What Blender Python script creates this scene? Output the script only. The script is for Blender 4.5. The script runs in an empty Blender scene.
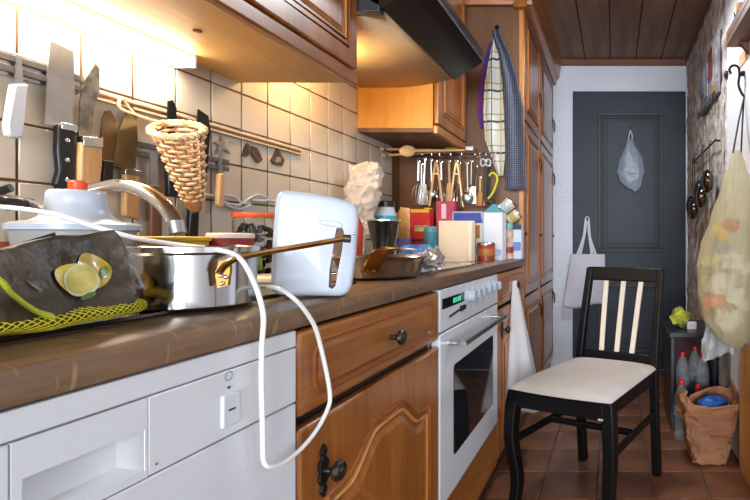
import bpy, bmesh, math, random
from mathutils import Vector, Matrix, noise
random.seed(7)
scene = bpy.context.scene
COL = scene.collection
PI = math.pi
H = 0.972          # eye height above the floor
F = 485.0          # focal length in pixels of a 750 px wide frame
VU, VV = 615.0, 240.0

# ---------------------------------------------------------------- camera
cam_d = bpy.data.cameras.new('camera'); cam = bpy.data.objects.new('camera', cam_d); COL.objects.link(cam)
cam.location = (0, 0, H); cam.rotation_euler = (PI/2, 0, 0)
cam_d.sensor_width = 36; cam_d.lens = F/750*36
cam_d.shift_x = -(VU-375)/750; cam_d.shift_y = -(250-VV)/750
cam_d.clip_start = 0.01
scene.camera = cam

# ---------------------------------------------------------------- world, daylight, exposure
w = bpy.data.worlds.new('World'); scene.world = w; w.use_nodes = True
bg = w.node_tree.nodes['Background']; bg.inputs[0].default_value = (.75, .86, 1, 1); bg.inputs[1].default_value = 1.0
def area(name, loc, rot, sx, sy, power, col):
    l = bpy.data.lights.new(name, 'AREA'); l.shape = 'RECTANGLE'; l.size = sx; l.size_y = sy; l.energy = power; l.color = col
    o = bpy.data.objects.new(name, l); COL.objects.link(o); o.location = loc; o.rotation_euler = rot
    return o
area('daylight_rear_window', (.40, -4.42, 1.25), (PI/2, 0, 0), 2.5, 1.85, 260, (.86, .93, 1.0))
area('daylight_side_window', (1.93, -.35, 1.5), (PI/2, 0, PI/2), 1.3, 1.2, 4, (.86, .93, 1.0))
vs = scene.view_settings
vs.view_transform = 'Standard'; vs.look = 'None'; vs.gamma = 1; vs.exposure = 0.45; vs.use_curve_mapping = False
scene.cycles.use_denoising = True
scene.cycles.max_bounces = 8; scene.cycles.transparent_max_bounces = 12
scene.cycles.sample_clamp_indirect = 6
scene.cycles.caustics_reflective = False; scene.cycles.caustics_refractive = False

# ---------------------------------------------------------------- helpers
def P(u, v, y):                      # a point of the place at depth y seen at u, v
    return Vector(((u-VU)*y/F, y, H+(VV-v)*y/F))
def WL(u, v, x=-1.079):              # a point on a plane x = const
    y = x*F/(u-VU)
    return Vector((x, y, H+(VV-v)*y/F))
def h(z): return z+H

def nvec(q):                         # repeatable vector noise
    q = Vector(q)
    return Vector((noise.noise(q), noise.noise(q+Vector((31.7, 11.3, 5.9))), noise.noise(q+Vector((-17.1, 43.7, 23.3)))))*1.25

class MB:
    def __init__(s): s.v = []; s.f = []
    def add(s, vs_, fs):
        o = len(s.v); s.v += [Vector(p) for p in vs_]; s.f += [[i+o for i in f] for f in fs]; return s
    def box(s, x0, x1, y0, y1, z0, z1):
        return s.add([(x0,y0,z0),(x1,y0,z0),(x1,y1,z0),(x0,y1,z0),(x0,y0,z1),(x1,y0,z1),(x1,y1,z1),(x0,y1,z1)],
              [[0,3,2,1],[4,5,6,7],[0,1,5,4],[1,2,6,5],[2,3,7,6],[3,0,4,7]])
    def prism(s, pts, axis, a0, a1):
        n = len(pts)
        def q(p, a):
            if axis == 'x': return (a, p[0], p[1])
            if axis == 'y': return (p[0], a, p[1])
            return (p[0], p[1], a)
        vs_ = [q(p, a0) for p in pts]+[q(p, a1) for p in pts]
        return s.add(vs_, [list(range(n))[::-1], list(range(n, 2*n))]+[[i, (i+1) % n, n+(i+1) % n, n+i] for i in range(n)])
    def lathe(s, prof, c=(0,0,0), n=24, axis='z', squash=1):
        vs_ = []; fs = []; m = len(prof)
        for r, a in prof:
            for k in range(n):
                t = 2*PI*k/n; p = (r*math.cos(t), r*math.sin(t)*squash, a)
                if axis == 'x': p = (p[2], p[0], p[1])
                elif axis == 'y': p = (p[0], p[2], p[1])
                vs_.append((p[0]+c[0], p[1]+c[1], p[2]+c[2]))
        for i in range(m-1):
            for k in range(n):
                fs.append([i*n+k, i*n+(k+1) % n, (i+1)*n+(k+1) % n, (i+1)*n+k])
        if prof[0][0] > 1e-6: fs.append(list(range(n))[::-1])
        if prof[-1][0] > 1e-6: fs.append([(m-1)*n+k for k in range(n)])
        return s.add(vs_, fs)
    def tube(s, path, r, n=8, closed=False, flat=1):
        path = [Vector(p) for p in path]; m = len(path); vs_ = []; fs = []
        up = None
        for i, p in enumerate(path):
            a = path[i-1] if (i or closed) else p; b = path[(i+1) % m] if (i < m-1 or closed) else p
            d = (b-a).normalized()
            if up is None:
                up = Vector((0,0,1)) if abs(d.z) < .9 else Vector((0,1,0))
            sx = d.cross(up)
            if sx.length < 1e-4: sx = d.orthogonal()
            sx.normalize(); up = sx.cross(d).normalized()
            rr = r[i] if isinstance(r, (list, tuple)) else r
            for k in range(n):
                t = 2*PI*k/n; vs_.append(p+sx*math.cos(t)*rr+up*math.sin(t)*rr*flat)
        for i in range(m if closed else m-1):
            j = (i+1) % m
            for k in range(n): fs.append([i*n+k, i*n+(k+1) % n, j*n+(k+1) % n, j*n+k])
        if not closed: fs += [list(range(n))[::-1], [(m-1)*n+k for k in range(n)]]
        return s.add(vs_, fs)
    def grid(s, fn, nu, nv, cu=False, cap=False):
        vs_ = []; fs = []; cols = nu if cu else nu+1
        for j in range(nv+1):
            for i in range(cols): vs_.append(fn(i/nu, j/nv))
        for j in range(nv):
            for i in range(nu):
                i2 = (i+1) % cols; fs.append([j*cols+i, j*cols+i2, (j+1)*cols+i2, (j+1)*cols+i])
        if cap: fs += [list(range(cols))[::-1], [nv*cols+k for k in range(cols)]]
        return s.add(vs_, fs)
    def ball(s, c, rx, ry=None, rz=None, n=14, m=9):
        ry = ry or rx; rz = rz or rx
        def fn(a, b):
            t = 2*PI*a; p = -PI/2+PI*(.02+.96*b)
            return (c[0]+rx*math.cos(p)*math.cos(t), c[1]+ry*math.cos(p)*math.sin(t), c[2]+rz*math.sin(p))
        return s.grid(fn, n, m, cu=True, cap=True)
    def map(s, fn):
        s.v = [Vector(fn(p)) for p in s.v]; return s
    def crumple(s, amp, freq, seed=0):
        for i, p in enumerate(s.v):
            q = p*freq+Vector((seed*7.3, seed*3.1, seed*5.7))
            s.v[i] = p+nvec(q)*amp+nvec(q*2.7)*amp*.45
        return s
    def build(s, name, mat, parent=None, bevel=0, segs=2, solid=0, angle=38, loc=None, sub=0):
        if parent is not None: o0 = world_loc(parent)
        elif loc is not None: o0 = Vector(loc)
        else:
            xs = [p.x for p in s.v]; ys = [p.y for p in s.v]; zs = [p.z for p in s.v]
            o0 = Vector(((min(xs)+max(xs))/2, (min(ys)+max(ys))/2, min(zs)))
        me = bpy.data.meshes.new(name); me.from_pydata([tuple(p-o0) for p in s.v], [], s.f)
        bm = bmesh.new(); bm.from_mesh(me); bmesh.ops.recalc_face_normals(bm, faces=bm.faces); bm.to_mesh(me); bm.free()
        for pl in me.polygons: pl.use_smooth = True
        me.set_sharp_from_angle(angle=math.radians(angle))
        me.materials.append(mat)
        o = bpy.data.objects.new(name, me); COL.objects.link(o)
        if parent is not None: o.parent = parent
        else: o.location = o0
        if solid:
            md = o.modifiers.new('thickness', 'SOLIDIFY'); md.thickness = solid; md.offset = 0
        if bevel:
            md = o.modifiers.new('bevel', 'BEVEL'); md.width = bevel; md.segments = segs; md.limit_method = 'ANGLE'; md.angle_limit = math.radians(40)
        if sub:
            md = o.modifiers.new('sub', 'SUBSURF'); md.levels = sub; md.render_levels = sub
        return o
def world_loc(o):
    l = Vector(o.location)
    while o.parent: o = o.parent; l = l+Vector(o.location)
    return l
def tag(o, label, cat, group=None):
    o['label'] = label; o['category'] = cat
    if group: o['group'] = group
    return o
def thing(name, label, cat, loc, group=None):
    o = bpy.data.objects.new(name, None); COL.objects.link(o); o.location = loc; o.empty_display_size = .05
    return tag(o, label, cat, group)
def struct(o): o['kind'] = 'structure'; return o
def lab(o, label): o['label'] = label; return o
def bez(pts, n=6):                    # Catmull-Rom through points
    pts = [Vector(p) for p in pts]; out = []
    for i in range(len(pts)-1):
        p0 = pts[max(i-1, 0)]; p1 = pts[i]; p2 = pts[i+1]; p3 = pts[min(i+2, len(pts)-1)]
        for k in range(n):
            t = k/n
            out.append(.5*((2*p1)+(p2-p0)*t+(2*p0-5*p1+4*p2-p3)*t*t+(3*p1-p0-3*p2+p3)*t**3))
    return out+[pts[-1]]

# ---------------------------------------------------------------- materials
def lin(c):
    return tuple(((x/255)/12.92 if x/255 <= .04045 else ((x/255+.055)/1.055)**2.4) for x in c)+(1,)
MATS = {}
def M(name, col, rough=.5, metal=0, col2=None, nscale=6, bump=0, bscale=60, trans=0, alpha=1, emit=0, coat=0, spec=.5, stretch=(1,1,1), ior=1.45, translucent=0):
    if name in MATS: return MATS[name]
    m = bpy.data.materials.new(name); m.use_nodes = True; nt = m.node_tree; b = nt.nodes['Principled BSDF']; MATS[name] = m
    b.inputs['Base Color'].default_value = lin(col); b.inputs['Roughness'].default_value = rough; b.inputs['Metallic'].default_value = metal
    b.inputs['Transmission Weight'].default_value = trans; b.inputs['Alpha'].default_value = alpha; b.inputs['IOR'].default_value = ior
    b.inputs['Coat Weight'].default_value = coat; b.inputs['Specular IOR Level'].default_value = spec
    if emit:
        b.inputs['Emission Color'].default_value = lin(col); b.inputs['Emission Strength'].default_value = emit
    if col2 or bump:
        tc = nt.nodes.new('ShaderNodeTexCoord'); mp = nt.nodes.new('ShaderNodeMapping'); mp.inputs['Scale'].default_value = stretch
        nt.links.new(tc.outputs['Object'], mp.inputs[0])
    if col2:
        n = nt.nodes.new('ShaderNodeTexNoise'); n.inputs['Scale'].default_value = nscale; n.inputs['Detail'].default_value = 6
        r = nt.nodes.new('ShaderNodeValToRGB'); r.color_ramp.elements[0].position = .35; r.color_ramp.elements[1].position = .65
        r.color_ramp.elements[0].color = lin(col); r.color_ramp.elements[1].color = lin(col2)
        nt.links.new(mp.outputs[0], n.inputs[0]); nt.links.new(n.outputs[0], r.inputs[0]); nt.links.new(r.outputs[0], b.inputs['Base Color'])
    if bump:
        n = nt.nodes.new('ShaderNodeTexNoise'); n.inputs['Scale'].default_value = bscale; n.inputs['Detail'].default_value = 4
        bp = nt.nodes.new('ShaderNodeBump'); bp.inputs['Strength'].default_value = bump; bp.inputs['Distance'].default_value = .01
        nt.links.new(mp.outputs[0], n.inputs[0]); nt.links.new(n.outputs[0], bp.inputs['Height']); nt.links.new(bp.outputs[0], b.inputs['Normal'])
    if translucent:
        tr = nt.nodes.new('ShaderNodeBsdfTranslucent'); tr.inputs[0].default_value = lin(col)
        mx = nt.nodes.new('ShaderNodeMixShader'); mx.inputs[0].default_value = translucent
        out = nt.nodes['Material Output']
        nt.links.new(b.outputs[0], mx.inputs[1]); nt.links.new(tr.outputs[0], mx.inputs[2]); nt.links.new(mx.outputs[0], out.inputs[0])
    return m
def wood(name, c1, c2, grain='y', scale=9, rough=.4, coat=0, bump=.12, fine=1.0):
    if name in MATS: return MATS[name]
    m = bpy.data.materials.new(name); m.use_nodes = True; nt = m.node_tree; b = nt.nodes['Principled BSDF']; MATS[name] = m
    b.inputs['Roughness'].default_value = rough; b.inputs['Coat Weight'].default_value = coat; b.inputs['Coat Roughness'].default_value = .25
    tc = nt.nodes.new('ShaderNodeTexCoord'); mp = nt.nodes.new('ShaderNodeMapping')
    s = {'x': (.12,1,1), 'y': (1,.12,1), 'z': (1,1,.12)}[grain]; mp.inputs['Scale'].default_value = s
    n = nt.nodes.new('ShaderNodeTexNoise'); n.inputs['Scale'].default_value = scale; n.inputs['Detail'].default_value = 8; n.inputs['Distortion'].default_value = .6
    n2 = nt.nodes.new('ShaderNodeTexNoise'); n2.inputs['Scale'].default_value = scale*11; n2.inputs['Detail'].default_value = 3
    mx = nt.nodes.new('ShaderNodeMix'); mx.inputs[0].default_value = .35*fine
    r = nt.nodes.new('ShaderNodeValToRGB'); r.color_ramp.elements[0].position = .36; r.color_ramp.elements[1].position = .64
    r.color_ramp.elements[0].color = lin(c1); r.color_ramp.elements[1].color = lin(c2)
    bp = nt.nodes.new('ShaderNodeBump'); bp.inputs['Strength'].default_value = bump; bp.inputs['Distance'].default_value = .004
    L = nt.links.new
    L(tc.outputs['Object'], mp.inputs[0]); L(mp.outputs[0], n.inputs[0]); L(mp.outputs[0], n2.inputs[0])
    L(n.outputs[0], mx.inputs[2]); L(n2.outputs[0], mx.inputs[3]); L(mx.outputs[0], r.inputs[0]); L(r.outputs[0], b.inputs['Base Color'])
    L(mx.outputs[0], bp.inputs['Height']); L(bp.outputs[0], b.inputs['Normal'])
    return m
oak_y = wood('oak_grain_along', (124,66,22), (178,111,46), 'y', 7, .33, .35)
oak_z = wood('oak_grain_up', (118,61,21), (170,104,43), 'z', 7, .33, .35)
oak_x = wood('oak_grain_across', (132,68,26), (184,110,48), 'x', 7, .33, .35)
oak_dk = wood('oak_moulding', (120,60,22), (166,94,40), 'y', 9, .35, .3)
oak_lt = wood('oak_bead', (176,112,52), (206,144,78), 'z', 9, .32, .35)
birch = wood('cabinet_underside', (190,144,80), (208,165,98), 'y', 5, .55, 0, .03)
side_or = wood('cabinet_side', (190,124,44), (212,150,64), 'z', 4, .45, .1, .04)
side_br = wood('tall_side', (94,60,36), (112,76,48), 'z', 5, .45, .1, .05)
worktop = wood('worktop', (78,56,40), (136,104,76), 'y', 9, .4, .2, .25)
def flecks(m):                        # pale medullary flecks of sawn oak
    nt = m.node_tree; L = nt.links.new; b = nt.nodes['Principled BSDF']; src = b.inputs['Base Color'].links[0].from_socket
    tc = nt.nodes.new('ShaderNodeTexCoord'); mp = nt.nodes.new('ShaderNodeMapping'); mp.inputs['Scale'].default_value = (8, 60, 14); mp.inputs['Rotation'].default_value = (.25, 0, 0)
    n = nt.nodes.new('ShaderNodeTexNoise'); n.inputs['Scale'].default_value = 1.6; n.inputs['Detail'].default_value = 1; n.inputs['Distortion'].default_value = .5
    rp = nt.nodes.new('ShaderNodeValToRGB'); rp.color_ramp.elements[0].position = .64; rp.color_ramp.elements[1].position = .72
    rp.color_ramp.elements[1].color = (.55, .55, .55, 1); mx = nt.nodes.new('ShaderNodeMix'); mx.data_type = 'RGBA'; mx.inputs[7].default_value = lin((186,150,110))
    L(tc.outputs['Object'], mp.inputs[0]); L(mp.outputs[0], n.inputs[0]); L(n.outputs[0], rp.inputs[0]); L(rp.outputs[0], mx.inputs[0]); L(src, mx.inputs[6]); L(mx.outputs[2], b.inputs['Base Color'])
flecks(worktop)
ceil_w = wood('ceiling_wood', (118,88,66), (150,118,94), 'y', 14, .6, 0, .2)
trim_w = wood('trim_wood', (96,60,40), (124,80,56), 'x', 8, .5, .1)
pine = wood('pine', (186,130,66), (212,160,92), 'z', 6, .5)
beech = wood('beech', (188,142,92), (214,172,122), 'z', 14, .55)
dkwood = wood('dark_wood', (88,56,36), (120,80,52), 'z', 12, .5)
white_pl = M('white_plastic', (190,198,210), .3, coat=.2)
white_en = M('white_enamel', (222,226,232), .28, coat=.3)
appl = M('appliance_white', (226,227,230), .35, coat=.1)
steel = M('stainless_steel', (196,194,190), .22, 1, bump=.02, bscale=200)
steel_d = M('dull_steel', (176,172,166), .34, 1, col2=(204,200,194), nscale=14)
chrome = M('chrome', (235,235,235), .12, 1)
brass = M('brass', (186,138,74), .28, 1, col2=(150,104,52), nscale=30)
iron = M('black_iron', (34,32,32), .45, .6, bump=.2, bscale=90)
pewter = M('pewter', (78,72,66), .35, .9, bump=.2, bscale=120)
black_pl = M('black_plastic', (24,24,26), .35)
blackpaint = M('black_lacquer', (11,10,10), .42, spec=.3, bump=.04, bscale=30)
cream = M('cream', (226,212,186), .5)
red_pl = M('red_plastic', (206,62,40), .35)
glass = M('clear_glass', (250,250,250), .03, trans=1, ior=1.3)
petm = M('clear_pet', (220,228,236), .08, alpha=.14, bump=.8, bscale=45, coat=1)
tilem = M('wall_tile_glaze', (196,184,166), .22, col2=(206,195,178), nscale=3, coat=.3, bump=.03, bscale=25)
grout = M('wall_grout', (120,84,48), .9)
floor_t = M('terracotta_tile', (98,62,43), .42, col2=(134,88,62), nscale=4.5, bump=.05, bscale=25, coat=.1)
floor_g = M('floor_grout', (92,78,66), .9)
plaster = M('rough_white_plaster', (222,226,236), .85, bump=.9, bscale=32)
plaster_r = M('white_plaster', (228,230,236), .8, bump=.35, bscale=40)
stone = M('mottled_wall_covering', (150,138,128), .75, col2=(222,216,212), nscale=16, bump=1.0, bscale=30)
doorm = M('charcoal_door_paint', (40,47,57), .5, col2=(47,55,66), nscale=3, bump=.03, bscale=40, spec=.35)

# ================================================================ STRUCTURE
BW = 3.62; RX = .545; LX = -1.079; CZ = 2.315
fb = MB().box(-1.2, 2.1, -4.6, BW+.1, -.06, -.004)
floor = struct(fb.build('floor', floor_g, loc=(0,0,0)))
def shared_tiles(name, me_mb, mat, parent, places, bevel):
    first = None; off = world_loc(parent); me_mb.map(lambda p: p+off)
    for i, p in enumerate(places):
        if first is None:
            first = me_mb.build(name, mat, parent, bevel=bevel, segs=1); first.location = Vector(p)-world_loc(parent); o = first
        else:
            o = first.copy(); COL.objects.link(o); o.parent = parent; o.location = Vector(p)-world_loc(parent)
ts = .2166
tm = MB().box(-ts/2+.003, ts/2-.003, -ts/2+.003, ts/2-.003, -.006, 0)
pl = []
for j in range(-6, 8):
    for i in range(-1, 4):
        y = 2.0337+ts*(j+.5); x = -.2885+ts*(i+.5)
        if y+ts/2 < BW+.05 and x-ts/2 < RX: pl.append((x, y, random.uniform(-.0008, .0008)))
shared_tiles('tile', tm, floor_t, floor, pl, .002)

ceiling = struct(MB().box(-1.2, 2.1, -4.6, BW+.1, CZ+.012, CZ+.08).build('ceiling', M('ceiling_gap', (50,36,28), .9), loc=(0,0,CZ)))
pw = .188; x0 = (584.5-VU)*3.513/F
pm = MB().box(-pw/2+.002, pw/2-.002, -4.5, BW, 0, .014)
pl = []
for i in range(-6, 11):
    x = x0+pw*(i+.5)
    if -1.15 < x < 2.05: pl.append((x, 0, CZ))
shared_tiles('plank', pm, ceil_w, ceiling, pl, .003)

# left wall with tiled splashback
wall_l = struct(MB().box(-1.2, LX-.004, -4.6, BW+.1, 0, CZ+.03).build('wall_left', grout, loc=(LX, 0, 0)))
tp = .1052
tt = MB().box(-.004, 0, -tp/2+.0022, tp/2-.0022, -tp/2+.0022, tp/2-.0022)
yl0 = 523.3/597.2; zl0 = .099*1.079
pl = []
for i in range(-7, 16):
    for j in range(-2, 6):
        y = yl0+tp*(i+.5); z = h(zl0+tp*(j+.5))
        if y > 2.38: continue
        if j == 5 and y < 1.40: continue
        pl.append((LX, y, z))
shared_tiles('tile', tt, tilem, wall_l, pl, .0015)

wall_b = struct(MB().box(-1.2, .76, BW, BW+.1, 0, CZ+.03).build('wall_back', plaster, loc=(0, BW, 0)))
struct(MB().box(-.47, RX, BW-.025, BW, CZ-.045, CZ+.0).build('trim_1', trim_w, bevel=.004))
struct(MB().box(RX-.02, RX, 1.3, BW-.025, CZ-.03, CZ).build('trim_2', trim_w, bevel=.003))
wall_r = struct(MB().box(RX, RX+.12, 1.25, BW+.1, 0, CZ+.03).build('wall_right', plaster_r, loc=(RX, 2.4, 0)))
st = MB().grid(lambda a, b: (RX-.006, 2.36+a*(BW-2.36), b*CZ), 60, 90)
st.v = [Vector((p.x-.016*abs(noise.noise(p*9))-.006*abs(noise.noise(p*24)), p.y, p.z)) for p in st.v]
st.add([(RX, 2.36, 0), (RX-.01, 2.36, 0), (RX-.01, 2.36, CZ), (RX, 2.36, CZ)], [[0,1,2,3]])
st.build('wall_covering', stone, wall_r)
struct(MB().box(RX, 2.0, 1.25, 1.35, 0, CZ+.03).build('wall_corner', plaster_r))
ws = MB()
for a in ((1.95,2.1,-4.6,-1.1,0,CZ+.03), (1.95,2.1,.4,1.35,0,CZ+.03), (1.95,2.1,-1.1,.4,0,.85), (1.95,2.1,-1.1,.4,2.15,CZ+.03)): ws.box(*a)
struct(ws.build('wall_side', plaster_r))
wr = MB()
for a in ((-1.2,-.85,-4.6,-4.45,0,CZ+.03), (1.65,2.1,-4.6,-4.45,0,CZ+.03), (-.85,1.65,-4.6,-4.45,0,.3), (-.85,1.65,-4.6,-4.45,2.2,CZ+.03)): wr.box(*a)
struct(wr.build('wall_rear', plaster_r))

# door in the back wall
DX0, DX1, DZ = (573-VU)*BW/F, (685-VU)*BW/F, h(1.104)
door = struct(MB().box(DX0, DX1, BW-.022, BW+.0, 0.01, DZ).build('door_1', doorm, loc=((DX0+DX1)/2, BW, 0), bevel=.004))
def door_panel(u0, u1, v0, v1):
    a = P(u0, v0, BW-.03); b = P(u1, v1, BW-.03)
    xa, xb, zt, zb = a.x, b.x, a.z, b.z
    for q in range(2):
        g = q*.03; wd = .022 if q == 0 else .012; d = .03 if q == 0 else .024
        m = MB(); y1 = BW-.02
        m.box(xa+g, xb-g, y1-d+.012, y1, zt-g-wd, zt-g); m.box(xa+g, xb-g, y1-d+.012, y1, zb+g, zb+g+wd)
        m.box(xa+g, xa+g+wd, y1-d+.012, y1, zb+g+wd, zt-g-wd); m.box(xb-g-wd, xb-g, y1-d+.012, y1, zb+g+wd, zt-g-wd)
        m.build('panel_moulding', M('door_moulding', (58,58,58), .55), door, bevel=.004)
    MB().box(xa+.06, xb-.06, BW-.028, BW-.021, zb+.06, zt-.06).build('door_panel', doorm, door, bevel=.003)
door_panel(598, 663, 113, 252); door_panel(598, 663, 284, 352)
for v in (130, 300): MB().box(DX1-.012, DX1+.002, BW-.034, BW-.02, P(0,v,BW).z-.04, P(0,v,BW).z+.04).build('hinge', black_pl, door, bevel=.003)
struct(MB().box(DX1+.002, DX1+.02, BW-.03, BW, 0, DZ+.02).build('trim_3', plaster_r, bevel=.003))

# unseen ceiling lamp, added above the frame to brighten the far hall
t = thing('added_ceiling_lamp', 'white globe lamp added out of view to brighten the hall', 'lamp', (.06, 2.15, 2.10))
MB().lathe([(.05,0),(.05,.02),(.03,.03)], (.06,2.15,CZ-.031), 20).build('canopy', white_pl, t)
MB().lathe([(.02,.0),(.075,.03),(.10,.08),(.085,.13),(.04,.165)], (.06,2.15,CZ-.2), 24).build('globe', M('globe_glow', (236,242,255), .4, emit=4.0), t)
gl = area('added_lamp_light', (.06,2.15,CZ-.205), (0,0,0), .2, .2, 9, (.90, .95, 1.0)); gl.data.shape = 'DISK'  # added light of the unseen globe, for the far end of the hall
# ================================================================ BASE UNITS
XF = -.455
def knob(y, z, parent, x=XF+.001, r=.016, plate=True):
    k = MB().lathe([(.005,0),(.005,.014),(.010,.018),(r,.023),(r,.027),(r*.8,.031),(r*.45,.030),(r*.2,.033)], (x, y, z), 16, 'x').build('knob', pewter, parent)
    if plate:
        pts = [(0,.042),(.008,.03),(.004,.022),(.013,.012),(.009,0),(.013,-.012),(.004,-.022),(.008,-.03),(0,-.042),(-.008,-.03),(-.004,-.022),(-.013,-.012),(-.009,0),(-.013,.012),(-.004,.022),(-.008,.03)]
        MB().prism([(y+a, z+b) for a, b in pts], 'x', x-.001, x+.004).build('backplate', iron, k, bevel=.001)
    return k
def groove_ring(y0, y1, z0, z1, r=.02, n=6):
    pts = []
    for cy, cz, a0 in ((y1-r, z1-r, 0), (y0+r, z1-r, PI/2), (y0+r, z0+r, PI), (y1-r, z0+r, 3*PI/2)):
        for k in range(n+1):
            t = a0+PI/2*k/n; pts.append((cy+r*math.cos(t), cz+r*math.sin(t)))
    return pts
def ring_tube(pts, x, r, name, mat, parent, flat=1):
    return MB().tube([(x, a, b) for a, b in pts], r, 6, closed=True).build(name, mat, parent)
def drawer_front(y0, y1, z0, z1, parent, kn=True):
    d = MB().box(XF-.022, XF, y0, y1, z0, z1).build('drawer', oak_y, parent, bevel=.007, segs=3)
    p = groove_ring(y0+.035, y1-.035, z0+.022, z1-.022, .025)
    ring_tube(p, XF-.0005, .0035, 'routed_bead', oak_dk, d)
    loft(groove_ring(y0+.043, y1-.043, z0+.029, z1-.029, .02), groove_ring(y0+.05, y1-.05, z0+.036, z1-.036, .014), XF-.004, XF+.0005, XF+.004).build('raised_panel', oak_y, d, angle=15)
    if kn: knob((y0+y1)/2, (z0+z1)/2, d, plate=False)
    return d
def arch(y0, y1, z0, zs, zp, n=14):            # cathedral outline, shoulders zs, peak zp
    pts = [(y0, z0), (y1, z0)]
    L = y1-y0
    for k in range(4*n+1):
        t = k/(4*n); y = y1-L*t; s = abs(t-.5)*2       # 1 at side, 0 at centre
        q = 0 if s > .80 else (1 if s < .22 else .5+.5*math.cos(PI*(s-.22)/.58))
        pts.append((y, zs+(zp-zs)*q))
    return pts
def loft(o, i, x0, x1, x2):          # flat-topped panel: outline o from x0 to x1, chamfered to outline i at x2
    n = len(o); vs_ = [(x0, a, b) for a, b in o]+[(x1, a, b) for a, b in o]+[(x2, a, b) for a, b in i]
    fs = [[k*n+j, k*n+(j+1) % n, (k+1)*n+(j+1) % n, (k+1)*n+j] for k in (0, 1) for j in range(n)]+[[2*n+j for j in range(n)]]
    return MB().add(vs_, fs)
def panel_door(y0, y1, z0, z1, parent, arched=True, x=XF, grain=None, knob_at=None, name='door', fr=.06, rise=.055):
    grain = grain or oak_z
    d = MB().box(x-.022, x, y0, y1, z0, z1).build(name, grain, parent, bevel=.006, segs=3)
    def ol(q):
        if arched: return arch(y0+fr+q, y1-fr-q, z0+fr+q, z1-fr-rise-q, z1-fr-q)
        return [(y0+fr+q, z0+fr+q), (y1-fr-q, z0+fr+q), (y1-fr-q, z1-fr-q), (y0+fr+q, z1-fr-q)]
    ring_tube(ol(0), x, .005, 'panel_moulding', oak_dk, d)
    ring_tube(ol(.016), x+.001, .004, 'panel_bead', oak_lt, d)
    loft(ol(.026), ol(.040), x-.002, x+.0005, x+.005).build('raised_panel', grain, d, angle=15)
    if knob_at: knob(knob_at[0], knob_at[1], d, x+.001)
    return d
CT = h(-.092); CB = h(-.1287)
# worktop
wt = MB()
prof = [(-.54, CB), (-.462, CB), (-.452, CB+.004), (-.45, CB+.012), (-.45, CT-.012), (-.453, CT-.005), (-.462, CT-.001), (-.54, CT)]
wt.prism(prof, 'y', -.9, 2.425)
wt.box(-1.079, -.54, -.9, -.48, CB, CT); wt.box(-1.079, -.54, .06, 2.425, CB, CT); wt.box(-1.079, -.97, -.48, .06, CB, CT); wt.box(-.58, -.54, -.48, .06, CB, CT)
o = wt.build('worktop', worktop); tag(o, 'long brown oak kitchen worktop with rounded front edge', 'worktop')
# dishwasher
t = thing('dishwasher', 'white built-in dishwasher with recessed handle below worktop', 'dishwasher', (-.75, .39, .1))
Y0, Y1 = .094, .692
MB().box(-1.05, XF-.022, Y0, Y1, .1, CB).build('body', appl, t)
MB().box(XF-.02, XF, Y0, Y1, h(-.152), CB).build('top_strip', appl, t, bevel=.0015)
def slab(y0, y1, z0, z1, name, m=appl): return MB().box(XF-.02, XF, y0, y1, z0, z1).build(name, m, t, bevel=.0015)
za, zb = h(-.2305), h(-.1535)
slab(Y0, .3645, za, zb, 'control_panel')
ry0, ry1, rz0, rz1 = .372, .4695, h(-.2235), h(-.1835)
m = MB()
m.box(XF-.02, XF, .3655, ry0, za, zb); m.box(XF-.02, XF, ry1, .472, za, zb); m.box(XF-.02, XF, ry0, ry1, za, rz0); m.box(XF-.02, XF, ry0, ry1, rz1, zb)
hp = m.build('handle_panel', appl, t)
m = MB()
m.add([(XF-.001,ry0,rz1),(XF-.001,ry1,rz1),(XF-.001,ry1,rz0),(XF-.001,ry0,rz0),(XF-.05,ry0+.012,rz1-.001),(XF-.05,ry1-.012,rz1-.001),(XF-.05,ry1-.012,rz0+.012),(XF-.05,ry0+.012,rz0+.012)],
      [[0,1,5,4],[1,2,6,5],[2,3,7,6],[3,0,4,7],[4,5,6,7]])
m.build('handle_recess', appl, hp, solid=.001)
cp = slab(.473, Y1, za, zb, 'control_panel')
sw = MB().box(XF-.002, XF+.003, .560, .585, h(-.2185), h(-.1805)).build('rocker_switch', white_en, cp, bevel=.0015)
MB().box(XF+.0025, XF+.0036, .5675, .5775, h(-.2005), h(-.1985)).build('switch_line', black_pl, sw)
MB().lathe([(.0017,0),(.0017,.002)], (XF-.0008, .571, h(-.1735)), 10, 'x').build('indicator_lamp', M('grey_dot', (60,64,70), .4), cp)
MB().tube([(XF+.0003, .571+.0052*math.cos(a*PI/8), h(-.160)+.0052*math.sin(a*PI/8)) for a in range(16)], .0006, 4, closed=True).build('symbol', M('grey_print', (130,134,140), .5), cp)
MB().lathe([(.0013,0),(.0013,.0015)], (XF-.0008, .481, h(-.222)), 8, 'x').build('screw', M('grey_dot2', (110,110,112), .4), cp)
MB().box(XF-.02, XF, Y0, Y1, .12, h(-.2325)).build('door', M('dishwasher_door', (224,225,230), .3, coat=.2), t, bevel=.002)

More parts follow.
